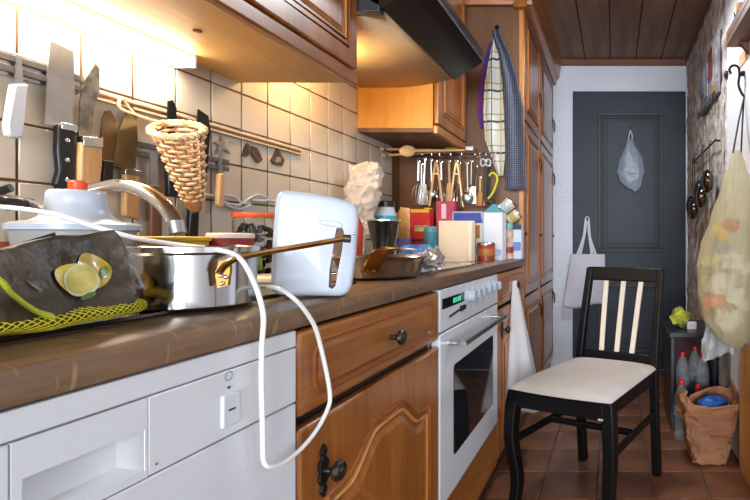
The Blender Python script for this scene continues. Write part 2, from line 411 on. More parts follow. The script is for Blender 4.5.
# drawer + door cabinet
def base_cab(y0, y1, label, two=True):
    t = thing('base_cabinet', label, 'cabinet', (-.76, (y0+y1)/2, .1))
    MB().box(-1.05, XF-.024, y0, y1, .1, CB).build('body', M('cabinet_inside', (40,26,16), .8), t)
    # face frame
    MB().box(XF-.03, XF-.023, y0, y0+.02, .1, CB).build('face_stile', oak_z, t); MB().box(XF-.03, XF-.023, y1-.02, y1, .1, CB).build('face_stile', oak_z, t)
    return t
t = base_cab(.694, 1.256, 'orange oak base cabinet with arched door beside dishwasher')
drawer_front(.698, 1.252, h(-.258), CB-.004, t)
panel_door(.698, 1.252, .115, h(-.275), t, True, knob_at=(.753, h(-.358)), fr=.068, rise=.06)
t2 = base_cab(1.884, 2.42, 'dark oak base cabinet between oven and tall cupboard')
drawer_front(1.888, 2.416, h(-.262), CB-.004, t2)
panel_door(1.888, 2.416, .115, h(-.278), t2, True, knob_at=(1.95, h(-.36)))
# plinth
o = MB().box(-1.0, -.50, -.5, 2.424, 0, .098).build('plinth', wood('plinth_wood', (60,36,20), (86,54,30), 'y', 8, .5)); tag(o, 'dark wooden plinth strip under the base cabinets', 'plinth')

# oven
OY0, OY1 = 1.262, 1.878
t = thing('oven', 'white built-in oven with dark glass window and steel handle', 'oven', (-.75, 1.57, .1))
MB().box(-1.03, XF-.024, OY0, OY1, .1, CB).build('body', M('oven_body', (60,60,62), .5), t)
cp = MB().box(XF-.024, XF, OY0, OY1, h(-.242), CB-.002).build('control_panel', white_en, t, bevel=.003)
ds = MB().box(XF-.002, XF+.0015, 1.275, 1.463, h(-.184), h(-.156)).build('display', M('oven_display', (14,16,16), .15), cp, bevel=.001)
for i, (a, b) in enumerate(((1.36,1.372),(1.377,1.389),(1.397,1.409),(1.414,1.426))):
    MB().box(XF+.0012, XF+.002, a, b, h(-.177), h(-.163)).build('clock_digit', M('green_digits', (60,190,140), .4, emit=.6), ds)
mk = MB().prism([(1.33, h(-.207)), (1.42, h(-.200)), (1.425, h(-.193)), (1.475, h(-.195)), (1.475, h(-.209)), (1.425, h(-.211)), (1.42, h(-.206)), (1.33, h(-.213))], 'x', XF-.001, XF+.003)
mk.build('black_pointer', black_pl, cp, bevel=.001)
for i in range(3): MB().lathe([(.0025,0),(.0025,.002)], (XF-.001, 1.53+.07*i, h(-.205)), 8, 'x').build('symbol', MATS['grey_print'], cp)
for y in (1.50, 1.556, 1.617, 1.690, 1.765, 1.83):
    k = MB().lathe([(.021,0),(.021,.003),(.017,.004),(.016,.022),(.013,.025),(.004,.0255)], (XF, y, h(-.172)), 20, 'x').build('knob', white_pl, cp)
    MB().box(XF+.024, XF+.027, y-.0018, y+.0018, h(-.172), h(-.158)).build('pointer_line', M('grey_print2', (120,120,124), .5), k)
d = MB().box(XF-.024, XF, OY0, OY1, h(-.705), h(-.248)).build('door', white_en, t, bevel=.003)
MB().prism(groove_ring(1.366, 1.805, h(-.608), h(-.352), .014), 'x', XF-.002, XF+.0015).build('window', M('oven_glass', (22,22,24), .08, coat=.5), d)
hd = MB().tube([(-.412, 1.318, h(-.283)), (-.412, 1.81, h(-.285))], .0095, 12).build('handle', steel, d)
for y in (1.335, 1.793): MB().tube([(XF-.002, y, h(-.283)), (-.412, y, h(-.284))], .007, 10).build('handle_bracket', steel, hd)
MB().box(XF-.024, XF-.002, OY0, OY1, .105, h(-.71)).build('kick_panel', oak_y, t, bevel=.003)

# cooktop
t = thing('cooktop', 'black glass cooktop with steel rim set in the worktop', 'cooktop', (-.76, 1.57, CT))
m = MB(); m.box(-1.02, -.50, 1.28, 1.86, CT, CT+.004); m.build('steel_rim', steel, t, bevel=.002)
MB().box(-1.012, -.508, 1.288, 1.852, CT+.003, CT+.006).build('glass_plate', M('ceran', (26,26,28), .06, coat=.5), t)
for (x, y, r) in ((-.64,1.42,.075),(-.64,1.71,.09),(-.88,1.42,.09),(-.88,1.71,.075)):
    MB().tube([(x+r*math.cos(a*PI/16), y+r*math.sin(a*PI/16), CT+.006) for a in range(32)], .0012, 4, closed=True).build('cooking_zone', M('zone_print', (150,150,150), .5), t)

# tall cupboards
def drop_handle(x, y, z, parent):
    k = MB().prism([(y, z+.04), (y+.008, z+.028), (y+.005, z+.01), (y+.008, z-.02), (y, z-.035), (y-.008, z-.02), (y-.005, z+.01), (y-.008, z+.028)], 'x', x, x+.004).build('handle_plate', iron, parent, bevel=.001)
    MB().tube(bez([(x+.004, y, z+.02), (x+.010, y+.004, z+.012), (x+.014, y+.008, z-.01), (x+.012, y+.01, z-.05), (x+.010, y+.01, z-.058)], 4), .0045, 8).build('drop_pull', iron, k)
def tall(y0, y1, label, near):
    t = thing('tall_cupboard', label, 'cupboard', (-.76, (y0+y1)/2, .0))
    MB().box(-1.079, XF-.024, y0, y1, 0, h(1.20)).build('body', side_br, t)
    MB().box(XF-.026, XF-.003, y0, y0+.028, .1, h(1.18)).build('face_stile', oak_lt, t, bevel=.002); MB().box(XF-.026, XF-.003, y1-.018, y1, .1, h(1.18)).build('face_stile', oak_lt, t, bevel=.002)
    for (z0, z1, hz) in ((.11, h(-.295), h(-.40)), (h(-.283), h(.60), h(.46)), (h(.612), h(1.165), h(.85))):
        d = panel_door(y0+.03, y1-.02, z0, z1, t, False, fr=.055, grain=wood('oak_glossy', (118,66,30), (154,92,46), 'z', 7, .28, .6))
        drop_handle(XF+.001, y1-.055, hz, d)
    for z in (h(0.03),): 
        for yy in (y0+.035, y1-.025): MB().box(XF-.001, XF+.006, yy-.004, yy+.018, z-.008, z+.008).build('hinge', iron, t, bevel=.002)
    return t
tc1 = tall(2.427, 2.95, 'tall oak cupboard with towels hung on its side', True)
tc2 = tall(2.952, 3.585, 'tall oak cupboard nearest the dark door', False)
cr = MB()
cp_ = [(-.50, h(1.15)), (-.44, h(1.15)), (-.432, h(1.185)), (-.415, h(1.20)), (-.405, h(1.26)), (-.395, CZ), (-.50, CZ)]
cr.prism(cp_, 'y', 2.952, 3.60); cr.build('crown_moulding', oak_y, tc2)
MB().prism(cp_, 'y', 2.39, 2.951).build('crown_moulding', oak_y, tc1)
cq = MB()
cq.prism([(2.42, h(1.165)), (2.40, h(1.165)), (2.392, h(1.20)), (2.375, h(1.215)), (2.365, h(1.27)), (2.355, CZ), (2.42, CZ)], 'x', -1.079, -.41)
cq.build('crown_moulding', oak_x, tc1, bevel=.002)

# ================================================================ WALL UNITS AND HOOD
UX = -.739; UB = h(.452)
def upper(y0, y1, label, ndoor, sidemat=None):
    t = thing('wall_cabinet', label, 'cabinet', ((LX+UX)/2, (y0+y1)/2, UB))
    MB().box(LX, UX-.024, y0, y1, UB+.018, CZ).build('body', sidemat or oak_z, t)
    MB().box(LX, UX-.024, y0+.001, y1-.001, UB, UB+.018).build('bottom_panel', birch if ndoor > 1 else dkwood, t)
    MB().box(UX-.026, UX-.002, y0, y1, UB-.008, UB+.03).build('bottom_rail', oak_y, t, bevel=.005)
    wd = (y1-y0)/ndoor
    for k in range(ndoor):
        panel_door(y0+wd*k+.002, y0+wd*(k+1)-.002, UB+.034, CZ-.05, t, False, x=UX, fr=.05, grain=oak_z)
    return t
ua = upper(.10, 1.395, 'oak wall cabinet with pale underside above the sink', 2)
MB().lathe([(.008,0),(.008,.003)], (-.90, 1.045, UB-.003), 10, 'z').build('cable_hole', M('hole_brown', (90,62,36), .8), ua)
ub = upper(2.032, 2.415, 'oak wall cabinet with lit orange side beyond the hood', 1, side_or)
# hood
HY0, HY1 = 1.398, 2.03
t = thing('cooker_hood', 'dark brown cooker hood with warm lit filter underneath', 'cooker hood', (-.85, 1.71, h(.65)))
hb = M('hood_brown', (40,26,19), .3, spec=.35)
m = MB(); m.box(LX, -.73, HY0, HY1, h(.76), h(.80)); m.box(LX, -.68, HY0, HY0+.03, h(.66), h(.76)); m.box(LX, -.70, HY1-.012, HY1, h(.69), h(.76)); m.box(LX, LX+.02, HY0+.03, HY1-.012, h(.66), h(.76))
m.build('body', M('hood_slate', (52,54,60), .4), t, bevel=.002)
MB().prism([(-.672, h(.668)), (-.60, h(.712)), (-.562, h(.735)), (-.551, h(.75)), (-.55, h(.79)), (-.562, h(.803)), (-.73, h(.803)), (-.73, h(.70))], 'y', HY0, HY1).build('visor', hb, t, bevel=.004)
MB().tube([(-.548, HY0+.005, h(.746)), (-.548, HY1-.005, h(.746))], .005, 8).build('chrome_strip', chrome, t)
MB().prism([(-.739, h(.803)), (-.57, h(.803)), (-.60, h(.83)), (-.739, h(.86))], 'y', HY0, HY1).build('hood_top', hb, t, bevel=.004)
fm = M('filter_mat', (232,206,164), .7, translucent=.35)
nt = fm.node_tree; wv = nt.nodes.new('ShaderNodeTexWave'); wv.bands_direction = 'Y'; wv.inputs['Scale'].default_value = 26
bp = nt.nodes.new('ShaderNodeBump'); bp.inputs['Strength'].default_value = .35; bp.inputs['Distance'].default_value = .004
tcn = nt.nodes.new('ShaderNodeTexCoord'); nt.links.new(tcn.outputs['Object'], wv.inputs[0]); nt.links.new(wv.outputs[1], bp.inputs['Height']); nt.links.new(bp.outputs[0], nt.nodes['Principled BSDF'].inputs['Normal'])
def filt(a, b):
    x = -.674-(1.065-.674)*a
    s = (x+.674)/(-.391); z = .676-.036*math.sin(min(1, s*1.5)*PI/2)
    return (x, HY0+.032+b*(HY1-HY0-.034), h(z))
MB().grid(filt, 16, 2).build('grease_filter', fm, t, solid=.004)
MB().tube([filt(a/16, .52) for a in range(17)], .002, 6).build('filter_clip', M('filter_wire', (214,190,150), .5), t)
lm = MB().ball((-.97, 1.56, h(.605)), .022).build('lamp_bulb', M('warm_bulb', (255,196,110), .3, emit=14), t)
MB().lathe([(.026,0),(.03,.02)], (-.97, 1.56, h(.622)), 16).build('lamp_socket', hb, t)
pl_ = bpy.data.lights.new('hood_lamp', 'POINT'); pl_.energy = 3.6; pl_.color = (1, .66, .30); pl_.shadow_soft_size = .03
po = bpy.data.objects.new('hood_lamp', pl_); COL.objects.link(po); po.location = (-.95, 1.57, h(.57))
# cupboard over the hood
t = thing('wall_cabinet', 'oak wall cabinet directly above the cooker hood', 'cabinet', ((LX+UX)/2, 1.71, h(.862)))
MB().box(LX, UX-.024, HY0, HY1, h(.862), CZ).build('body', oak_z, t)
panel_door(HY0+.002, HY1-.002, h(.866), CZ-.05, t, False, x=UX, fr=.05)

# strip light under the wall cabinet
t = thing('strip_light', 'glowing white strip light under wall cabinet above sink', 'lamp', (-1.05, .88, h(.42)))
MB().box(LX+.001, -1.03, .50, 1.19, h(.444), UB).build('housing', white_pl, t, bevel=.002)
MB().box(LX+.003, -1.026, .505, 1.182, h(.421), h(.4445)).build('diffuser', M('strip_glow', (255,240,218), .5, emit=24), t, bevel=.006)
MB().box(LX+.002, -1.024, 1.182, 1.19, h(.42), UB).build('end_cap', white_pl, t, bevel=.002)
sl = area('strip_light_glow', (-1.045, .845, h(.417)), (0, math.radians(-24), 0), .05, .66, 1.8, (1, .90, .74))
# folded gadget under cabinet
t = thing('gadget_case', 'flat brown case with black end fixed under wall cabinet', 'case', (-.83, .78, h(.425)))
MB().prism([(-.90,h(.452)),(-.895,h(.436)),(-.80,h(.430)),(-.775,h(.440)),(-.775,h(.452))], 'y', .58, .852).build('shell', wood('brown_shell', (120,90,60), (176,146,110), 'x', 10, .5), t, bevel=.003)
MB().prism([(-.90,h(.452)),(-.895,h(.434)),(-.80,h(.428)),(-.772,h(.438)),(-.772,h(.452))], 'y', .852, .866).build('end_cap', black_pl, t, bevel=.002)

# ================================================================ SINK, FAUCET
t = thing('sink', 'stainless steel sink top with drainboard let into worktop', 'sink', (-.76, .5, CT))
m = MB()
for a in ((-1.02,-.546,.04,1.02), (-1.02,-.96,-.46,.04), (-.60,-.546,-.46,.04), (-1.02,-.546,-.52,-.46)): m.box(a[0],a[1],a[2],a[3],CT,CT+.003)
m.build('steel_top', steel, t)
m = MB(); m.add([(-.96,-.46,CT),(-.60,-.46,CT),(-.60,.04,CT),(-.96,.04,CT),(-.93,-.43,CT-.15),(-.63,-.43,CT-.15),(-.63,.01,CT-.15),(-.93,.01,CT-.15)], [[0,1,5,4],[1,2,6,5],[2,3,7,6],[3,0,4,7],[4,5,6,7]])
m.build('bowl', steel, t, solid=.002)
m = MB(); m.tube([(-1.02,-.52,CT+.003),(-.546,-.52,CT+.003),(-.546,1.02,CT+.003),(-1.02,1.02,CT+.003)], .003, 6, closed=True); m.build('raised_rim', M('rim_steel', (120,116,110), .3, 1), t)
SZ = CT+.003
t = thing('faucet', 'chrome kitchen faucet with curved spout over the sink', 'faucet', (-.955, .84, SZ))
MB().lathe([(.03,0),(.03,.008),(.022,.012),(.02,.06),(.021,.10),(.016,.115)], (-.955, .84, SZ), 20).build('base', chrome, t)
sp = bez([(-.955,.84,SZ+.10), P(85,196,.84), P(105,187.5,.835), P(125,186,.83), P(147,193,.825), P(165,207,.82), P(176,224,.815)], 6)
MB().tube(sp, .0115, 12).build('spout', chrome, t)
MB().tube([sp[-1]+Vector((-.001,0,.004)), sp[-1]+Vector((.004,-.001,-.016))], .0125, 12).build('spout_tip', steel_d, t)
MB().tube([(-.955,.84,SZ+.112), (-.965,.80,SZ+.15), (-.97,.76,SZ+.158)], [.01,.008,.007], 8).build('lever', chrome, t)

# ================================================================ WALL-HUNG KNIVES
XT = LX
def wplate(pts, x0, x1, name, mat, parent, bevel=0):
    q = [WL(u, v, (x0+x1)/2) for u, v in pts]
    return MB().prism([(p.y, p.z) for p in q], 'x', x0, x1).build(name, mat, parent, bevel=bevel)
def strip(u0, u1, zc, label, hh=.022):
    y0 = -1.07*F/(u0-VU); y1 = -1.07*F/(u1-VU)
    t = thing('magnetic_strip', label, 'knife rack', (XT, (y0+y1)/2, h(zc)))
    MB().box(XT, XT+.008, y0, y1, h(zc)-hh, h(zc)+hh).build('back_rail', steel_d, t, bevel=.001)
    for s in (-1, 1): MB().box(XT+.008, XT+.013, y0, y1, h(zc)+s*.010-.006, h(zc)+s*.010+.006).build('magnet_bar', M('magnet_grey', (92,88,84), .45), t, bevel=.001)
strip(-60, 80, .312, 'grey magnetic knife strip at the left end of the tiles')
strip(101, 228, .205, 'dark magnetic knife strip behind the wicker cone', .014)
XK0, XK1 = XT+.0135, XT+.0165
def knife(label, blade, handle, hmat, bmat=None, rivets=(), collar=None, group='knives on the wall', hx=.007):
    c = WL(*handle[0], XT+.014)
    t = thing('knife', label, 'knife', c, group)
    wplate(blade, XK0, XK1, 'blade', bmat or steel_d, t)
    hd = wplate(handle, XK0-.003, XK1+hx, 'handle', hmat, t, bevel=.003)
    for (u, v) in rivets:
        p = WL(u, v, XK1+hx); MB().lathe([(.0042,-.001),(.0042,.001),(.002,.0018)], p, 10, 'x').build('rivet', chrome, hd)
    if collar: wplate(collar, XK0-.004, XK1+hx+.002, 'collar', steel, t, bevel=.001)
    return t
knife('small knife with white plastic handle, leftmost on the strip', [(17,55),(21,60),(23,86),(14,86)], [(11,84),(25,84),(24,95),(22,120),(20,137),(14,139),(6,136),(4,125),(8,100)], white_pl)
knife('broad cleaver-like knife with black riveted handle', [(50,40),(73,52),(74,88),(71,128),(62,128),(45,124),(47,75)], [(56,124),(73,128),(73,150),(71,186),(58,190),(53,184),(57,170),(55,150)], black_pl, steel_d, [(67,140),(67,160),(67,180)], [(58,122),(75,126),(74,132),(58,129)])
knife('mottled steel knife with thick pale wooden handle', [(95,63),(99,68),(99,90),(93,110),(92,140),(78,140),(80,100),(85,80)], [(77,142),(98,142),(98,165),(95,192),(76,190),(76,160)], beech, M('mottled_steel', (116,112,104), .4, 1, col2=(176,170,160), nscale=40), (), [(78,136),(98,138),(98,148),(78,146)], hx=.014)
knife('oval brown blade knife with black handle', [(105,111),(110,110),(115,120),(116,140),(112,162),(102,160),(100,140),(102,120)], [(101,160),(112,161),(110,192),(100,188)], black_pl, M('brown_steel', (130,112,90), .4, 1, col2=(90,76,62), nscale=18))
knife('pointed triangular spatula with short wooden handle', [(130,104),(136,112),(137,140),(135,168),(126,170),(112,166),(118,130)], [(123,171),(137,172),(137,220),(123,216)], wood('oak_handle', (168,124,72), (196,152,98), 'z', 14, .5), M('yellow_steel', (150,142,116), .35, 1, col2=(120,110,86), nscale=14), (), [(122,169),(138,171),(138,176),(122,174)])
knife('thin brown-handled knife hanging behind the faucet spout', [(150,152),(157,153),(158,186),(150,185)], [(149,184),(160,186),(160,240),(149,238)], dkwood)
knife('short black blade poking above the wicker cone', [(168,101),(172,100),(176,108),(176,150),(166,150)], [(166,149),(176,149),(176,196),(167,196)], black_pl, M('black_steel', (52,52,54), .35, .8))
knife('long dark chef knife right of the wicker cone', [(198,109),(208,116),(210,130),(206,182),(192,181),(194,150)], [(191,181),(199,182),(196,238),(187,238)], black_pl, MATS['black_steel'], (), [(192,180),(200,181),(200,186),(192,185)])
knife('slim tool with pale wooden handle under the shell ornaments', [(219,148),(222,148),(222,174),(219,174)], [(218,173),(223,174),(222,206),(220,208),(216,205),(217,190)], beech)
# wooden rail with ornaments
y0 = -1.07*F/(96-VU); y1 = -1.07*F/(302-VU)
t = thing('utensil_rail', 'thin copper-brown rail fixed along the tiles', 'rail', (XT, (y0+y1)/2, h(.30)))
MB().box(XT, XT+.006, y0, y1, h(.290), h(.310)).build('rail_bar', M('copper_bar', (176,132,92), .35, .6), t, bevel=.002)
MB().box(XT+.006, XT+.010, y0, y1, h(.303), h(.309)).build('rail_lip', M('pale_bar', (214,190,158), .4), t, bevel=.001)
MB().box(XT+.006, XT+.010, y0, y1, h(.290), h(.295)).build('rail_lip', MATS['pale_bar'], t, bevel=.001)
def orn(label, shapes):
    c = WL(*shapes[0][0][0], XT+.01); t = thing('wall_ornament', label, 'ornament', c, 'small ornaments under the rail')
    for i, (pts, m) in enumerate(shapes):
        wplate(pts, XT+.0005, XT+.006+.001*i, ['body','wing','head'][i % 3], m, t, bevel=.001)
brn = M('ornament_brown', (104,78,60), .5, col2=(66,48,40), nscale=60); gry = M('ornament_grey', (176,166,156), .5, col2=(134,124,114), nscale=60)
orn('pale grey star-shaped ornament, leftmost under the rail', [([(222,134),(224,141),(232,141),(226,146),(230,154),(223,149),(216,154),(219,146),(213,142),(220,141)], gry)])
orn('brown butterfly-shaped ornament under the middle of the rail', [([(247,143),(251,146),(250,153),(246,157),(242,156),(244,149)], brn), ([(252,146),(257,148),(262,160),(258,163),(253,157),(251,152)], brn)])
orn('brown bell-shaped ornament, rightmost under the rail', [([(277,148),(280,153),(284,160),(282,166),(273,164),(271,160),(274,154)], brn), ([(276,156),(280,158),(280,163),(275,162)], gry)])
# white looped cable against the tiles
pts = [(200,206),(196,204),(198,197),(206,195),(216,196),(226,195),(236,198),(242,203),(250,204),(246,207),(238,209),(228,206),(222,200),(217,197),(224,202),(238,205),(250,198),(258,195),(268,199),(262,201),(252,200),(276,201),(290,203)]
MB().tube(bez([WL(u, v, XT+.006+.006*(i % 2)) for i, (u, v) in enumerate(pts)], 5), .0034, 7).build('cable', white_pl)
o = bpy.data.objects['cable']; tag(o, 'white cable looped in curls against the tiled wall', 'cable')

# wicker cone
bc = Vector((-.978, 1.10, 0)); zt, zb_ = P(0,130,1.085).z, P(0,207,1.085).z
t = thing('wicker_cone', 'woven wicker cone basket hung on the tile rail', 'basket', (bc.x, bc.y, zb_))
wk = M('wicker', (222,194,150), .6, col2=(186,144,98), nscale=50); wk2 = M('wicker_dark', (120,72,34), .6, col2=(156,104,58), nscale=60)
def bcen(k): return Vector((bc.x+.026*(1-k)-.012*k, bc.y, zb_+(zt-zb_)*k))
def brad(k): return .011+.031*k**.8
m = MB(); NS = 14
for j in range(15):
    k = .12+.88*j/14; c = bcen(k); r = brad(k)
    path = []
    for a in range(72):
        th = 2*PI*a/72; rr = r+.0038*math.sin(th*NS/2+(j % 2)*PI)
        path.append(c+Vector((rr*math.cos(th), rr*math.sin(th), -.25*r*math.cos(th)+.5*r*math.sin(th))))
    m.tube(path, .0034, 5, closed=True)
m.build('weave', wk, t)
m = MB()
for a in range(NS):
    th = 2*PI*(a+.5)/NS
    m.tube([bcen(k/8)+Vector((brad(k/8)*math.cos(th), brad(k/8)*math.sin(th), -.25*brad(k/8)*math.cos(th)+.5*brad(k/8)*math.sin(th))) for k in range(1, 9)], .0026, 4)
m.build('stakes', wk2, t)
for q in range(2):
    c = bcen(1.02); r = brad(1)+.003
    MB().tube([c+Vector(((r+.004*math.sin(a*PI/3+q*PI))*math.cos(a*PI/36), (r+.004*math.sin(a*PI/3+q*PI))*math.sin(a*PI/36), .004*math.cos(a*PI/3+q*PI)-.25*r*math.cos(a*PI/36)+.5*r*math.sin(a*PI/36))) for a in range(72)], .0052, 6, closed=True).build('rim', wk, t)
MB().tube([bcen(.16), bcen(.05), bcen(-.06)+Vector((.004,0,0))], [.017,.016,.008], 12).crumple(.004, 60).build('tip', wk2, t)
MB().tube(bez([bcen(1.02)+Vector((-.048,-.02,.02)), (XT+.02, 1.04, zt+.035), (XT+.012, 1.05, h(.305)), (XT+.02, 1.075, zt+.03), bcen(1.02)+Vector((-.048,.016,.02))], 5), .003, 6).build('hanging_loop', wk, t)

# ================================================================ SINK-SIDE CLUTTER
# white lidded bowl
c = Vector((-.815, .735, SZ))
t = thing('lidded_bowl', 'clear plastic bowl with white domed lid and red button', 'bowl', c)
clp = M('milky_plastic', (226,224,222), .2, trans=.55, ior=1.2)
MB().lathe([(.045,0),(.052,.003),(.062,.06),(.067,.106),(.064,.106),(.060,.06),(.050,.006),(.0,.006)], c, 32).build('bowl', clp, t)
ld = MB().lathe([(.066,.102),(.071,.104),(.0715,.112),(.066,.115),(.048,.118),(.040,.124),(.034,.136),(.0325,.150),(.032,.160),(.029,.1635),(0,.164)], c, 36).build('lid', white_pl, t)
MB().lathe([(.009,0),(.0105,.006),(.0105,.012),(.008,.015),(0,.0155)], c+Vector((.010,-.008,.163)), 16).build('red_button', M('orange_red', (230,84,36), .35), ld)
# utensil cup at the left edge
c = P(-22, 240, .70); c.z = SZ
t = thing('utensil_cup', 'cream and terracotta cup beside the lidded bowl', 'cup', c)
MB().lathe([(.032,0),(.036,.004),(.038,.10),(.035,.10),(.033,.006),(0,.006)], c, 20).build('cup', cream, t)
MB().lathe([(.0366,.03),(.0386,.032),(.0394,.085),(.0376,.087)], c, 20).build('terracotta_band', M('terracotta_band', (178,96,66), .6), t)
def brush(label, pts):
    o = MB().tube(bez(pts, 4), [.006]*(4*(len(pts)-1)+1), 8, flat=.6).build('brush_handle', black_pl); tag(o, label, 'brush', 'black handles in the cup')
brush('upper black handle sticking out of the cup', [c+Vector((-.01,0,.02)), c+Vector((-.006,.004,.11)), P(-8,195,.69), P(4,190,.69), P(11,187.5,.69)])
brush('lower looped black handle sticking out of the cup', [c+Vector((.012,-.01,.02)), c+Vector((.016,-.01,.10)), P(-2,203,.67), P(10,201,.67), P(22,202,.67), P(27,206,.67), P(20,206,.67), P(6,206.5,.67)])
# lemon bag ------------------------------------------------------
BL = P(145, 318, .56); BL.z = SZ
ax = Vector((BL.x+.006-(-.53), BL.y-.30, 0)).normalized(); ax = Vector((-.03, 1, 0)).normalized(); bx_ = Vector((-ax.y, ax.x, 0))   # along, and away from camera aisle
org = Vector((-.527, .572, SZ+.003))                                      # right-hand bottom end of the bag
t = thing('lemon_bag', 'yellow net bag of lemons with dark label lying at the sink front', 'fruit bag', (-.60, .45, SZ))
lemon = M('lemon_skin', (206,160,40), .45, col2=(150,104,28), nscale=20, bump=.15, bscale=120)
for i in range(7):
    q = org+ax*(-.045-.055*(i % 5))+bx_*(.075+.05*(i//5))+Vector((0,0,.020))
    MB().ball(q, .026, .030, .0195, 14, 9).build('lemon', lemon, t)
net = M('yellow_net', (212,204,60), .5)
def nets(a, b):                                                      # a along the bag, b from bottom front up and over to the back
    th = -.48*PI+b*1.0*PI; L = .34
    s = 1-abs(2*a-1)**8*.5
    q = org+ax*(-L+L*a)+bx_*(.052-.053*math.copysign(abs(math.cos(th))**.6, math.cos(th))*s)+Vector((0,0,.0115+.0115*math.copysign(abs(math.sin(th))**.8, math.sin(th))*s))
    return q+nvec(q*30)*.002
m = MB(); NA = 46; NB = 9
for i in range(-NB, NA):
    for sgn in (1, -1):
        path = []
        for k in range(0, 13):
            a = (i+(k*NB/12 if sgn > 0 else NB-k*NB/12))/NA
            if 0 <= a <= 1: path.append(nets(a, k/12))
        if len(path) > 2: m.tube(path, .0006, 4)
o = m.build('net', net, t); o['kind'] = 'stuff'
def inner(a, b):
    q = nets(a, b); return q+bx_*.004-Vector((0,0,.0012))
MB().grid(inner, 40, 8).build('inner_film', M('inner_peel', (84,66,22), .5, col2=(150,112,36), nscale=26), t)
# label: a puffed dark film sleeve around the upper part of the bag
lm_ = M('label_film', (24,20,18), .45, col2=(92,78,58), nscale=13, bump=.3, bscale=60)
outline_top = [(-60,252),(0,248),(12,246),(30,243),(55,238),(85,234),(115,229),(121,236),(127,254),(136,270),(146,288)]
outline_bot = [(-60,322),(0,320),(20,320),(40,318),(55,316),(75,314),(95,311),(115,307),(128,304),(138,299),(146,290)]
def interp(pts, s):
    n = len(pts)-1; i = min(int(s*n), n-1); f = s*n-i
    return (pts[i][0]*(1-f)+pts[i+1][0]*f, pts[i][1]*(1-f)+pts[i+1][1]*f)
def front_y(u): return .40+.145*(u/145)
def sleeve(s, r, back):
    tu, tv = interp(outline_top, s); bu, bv = interp(outline_bot, s)
    u = tu*r+bu*(1-r); v = tv*r+bv*(1-r); y = front_y(u)+.03*r
    p = P(u, v, y)
    edge = max(0, math.sin(PI*min(1, max(0, r))))**.6*min(1, (1-s)*5)*min(1, s*9)
    return p+bx_*(.07*edge*back-.006*edge*(1-back))+nvec(p*38)*.0035
m = MB(); m.grid(lambda s, r: sleeve(s, r, 0), 110, 40); m.grid(lambda s, r: sleeve(s, r, 1), 40, 14)
lb = m.build('label_sleeve', lm_, t)
# printed lemons on the film: flat print laid on the sleeve surface
def print_blob(uc, vc, ru, rv, rot, name, mat, off, n=22):
    vs_ = []; fs = []
    def pt(u, v):
        best = None
        # invert the sleeve on the front: search s, r
        for k in range(41):
            s = k/40; tu, tv = interp(outline_top, s); bu, bv = interp(outline_bot, s)
            r = (v-bv)/(tv-bv) if abs(tv-bv) > 1 else 0
            uu = tu*r+bu*(1-r); d = abs(uu-u)
            if best is None or d < best[0]: best = (d, s, r)
        s, r = best[1], best[2]
        for _ in range(12):
            tu, tv = interp(outline_top, min(1,max(0,s))); bu, bv = interp(outline_bot, min(1,max(0,s)))
            r = (v-bv)/(tv-bv); uu = tu*r+bu*(1-r); s += (u-uu)/230
        p = sleeve(min(1,max(0,s)), r, 0)
        return p-bx_*(off+.0006)
    R = 5
    for i in range(R+1):
        for k in range(n):
            th = 2*PI*k/n; a = ru*i/R*math.cos(th); b = rv*i/R*math.sin(th)
            vs_.append(pt(uc+a*math.cos(rot)-b*math.sin(rot), vc+a*math.sin(rot)+b*math.cos(rot)))
    for i in range(R):
        for k in range(n): fs.append([i*n+k, i*n+(k+1) % n, (i+1)*n+(k+1) % n, (i+1)*n+k])
    MB().add(vs_, fs).build(name, mat, lb)
pr = lambda n, c, c2=None: M(n, c, .35, col2=c2, nscale=60, coat=.3)
print_blob(84, 271, 21, 17, -.2, 'printed_lemon', pr('print_yellow', (214,184,40), (190,158,30)), .0012)
print_blob(65, 278, 20, 15, .3, 'printed_lemon', pr('print_yellow2', (206,190,70), (222,200,60)), .0018)
print_blob(71, 279, 18, 17, .2, 'printed_rind', pr('print_rind', (226,222,178)), .0024)
print_blob(71, 279, 15, 14, .2, 'printed_flesh', pr('print_flesh', (206,190,74), (228,216,130)), .0030)
print_blob(95, 272, 7, 3, -.9, 'printed_leaf', pr('print_leaf', (92,140,60)), .0036)
print_blob(79, 295, 7, 3, -.6, 'printed_leaf', pr('print_leaf2', (80,120,54)), .0036)
print_blob(28, 285, 11, 1.4, .6, 'printed_stroke', pr('print_stroke', (140,124,60)), .0014)
MB().tube(bez([P(-30,262,.385), P(0,280,.397), P(8,290,.404), P(22,302,.418), P(38,312,.434), P(52,316,.446)], 5), .0042, 6, flat=.5).build('net_cord', M('lime_net', (196,206,50), .5), t)
MB().add([P(10,246,.47), P(55,232,.52), P(56,236,.52), P(48,243,.50), P(14,248,.47), P(8,252,.46), P(30,249,.55), P(56,240,.56)], [[0,1,2,3,4,5],[5,4,3,2,7,6],[0,5,6],[1,0,6,7],[2,1,7]]).build('folded_flap', M('flap_black', (30,26,24), .4), t)

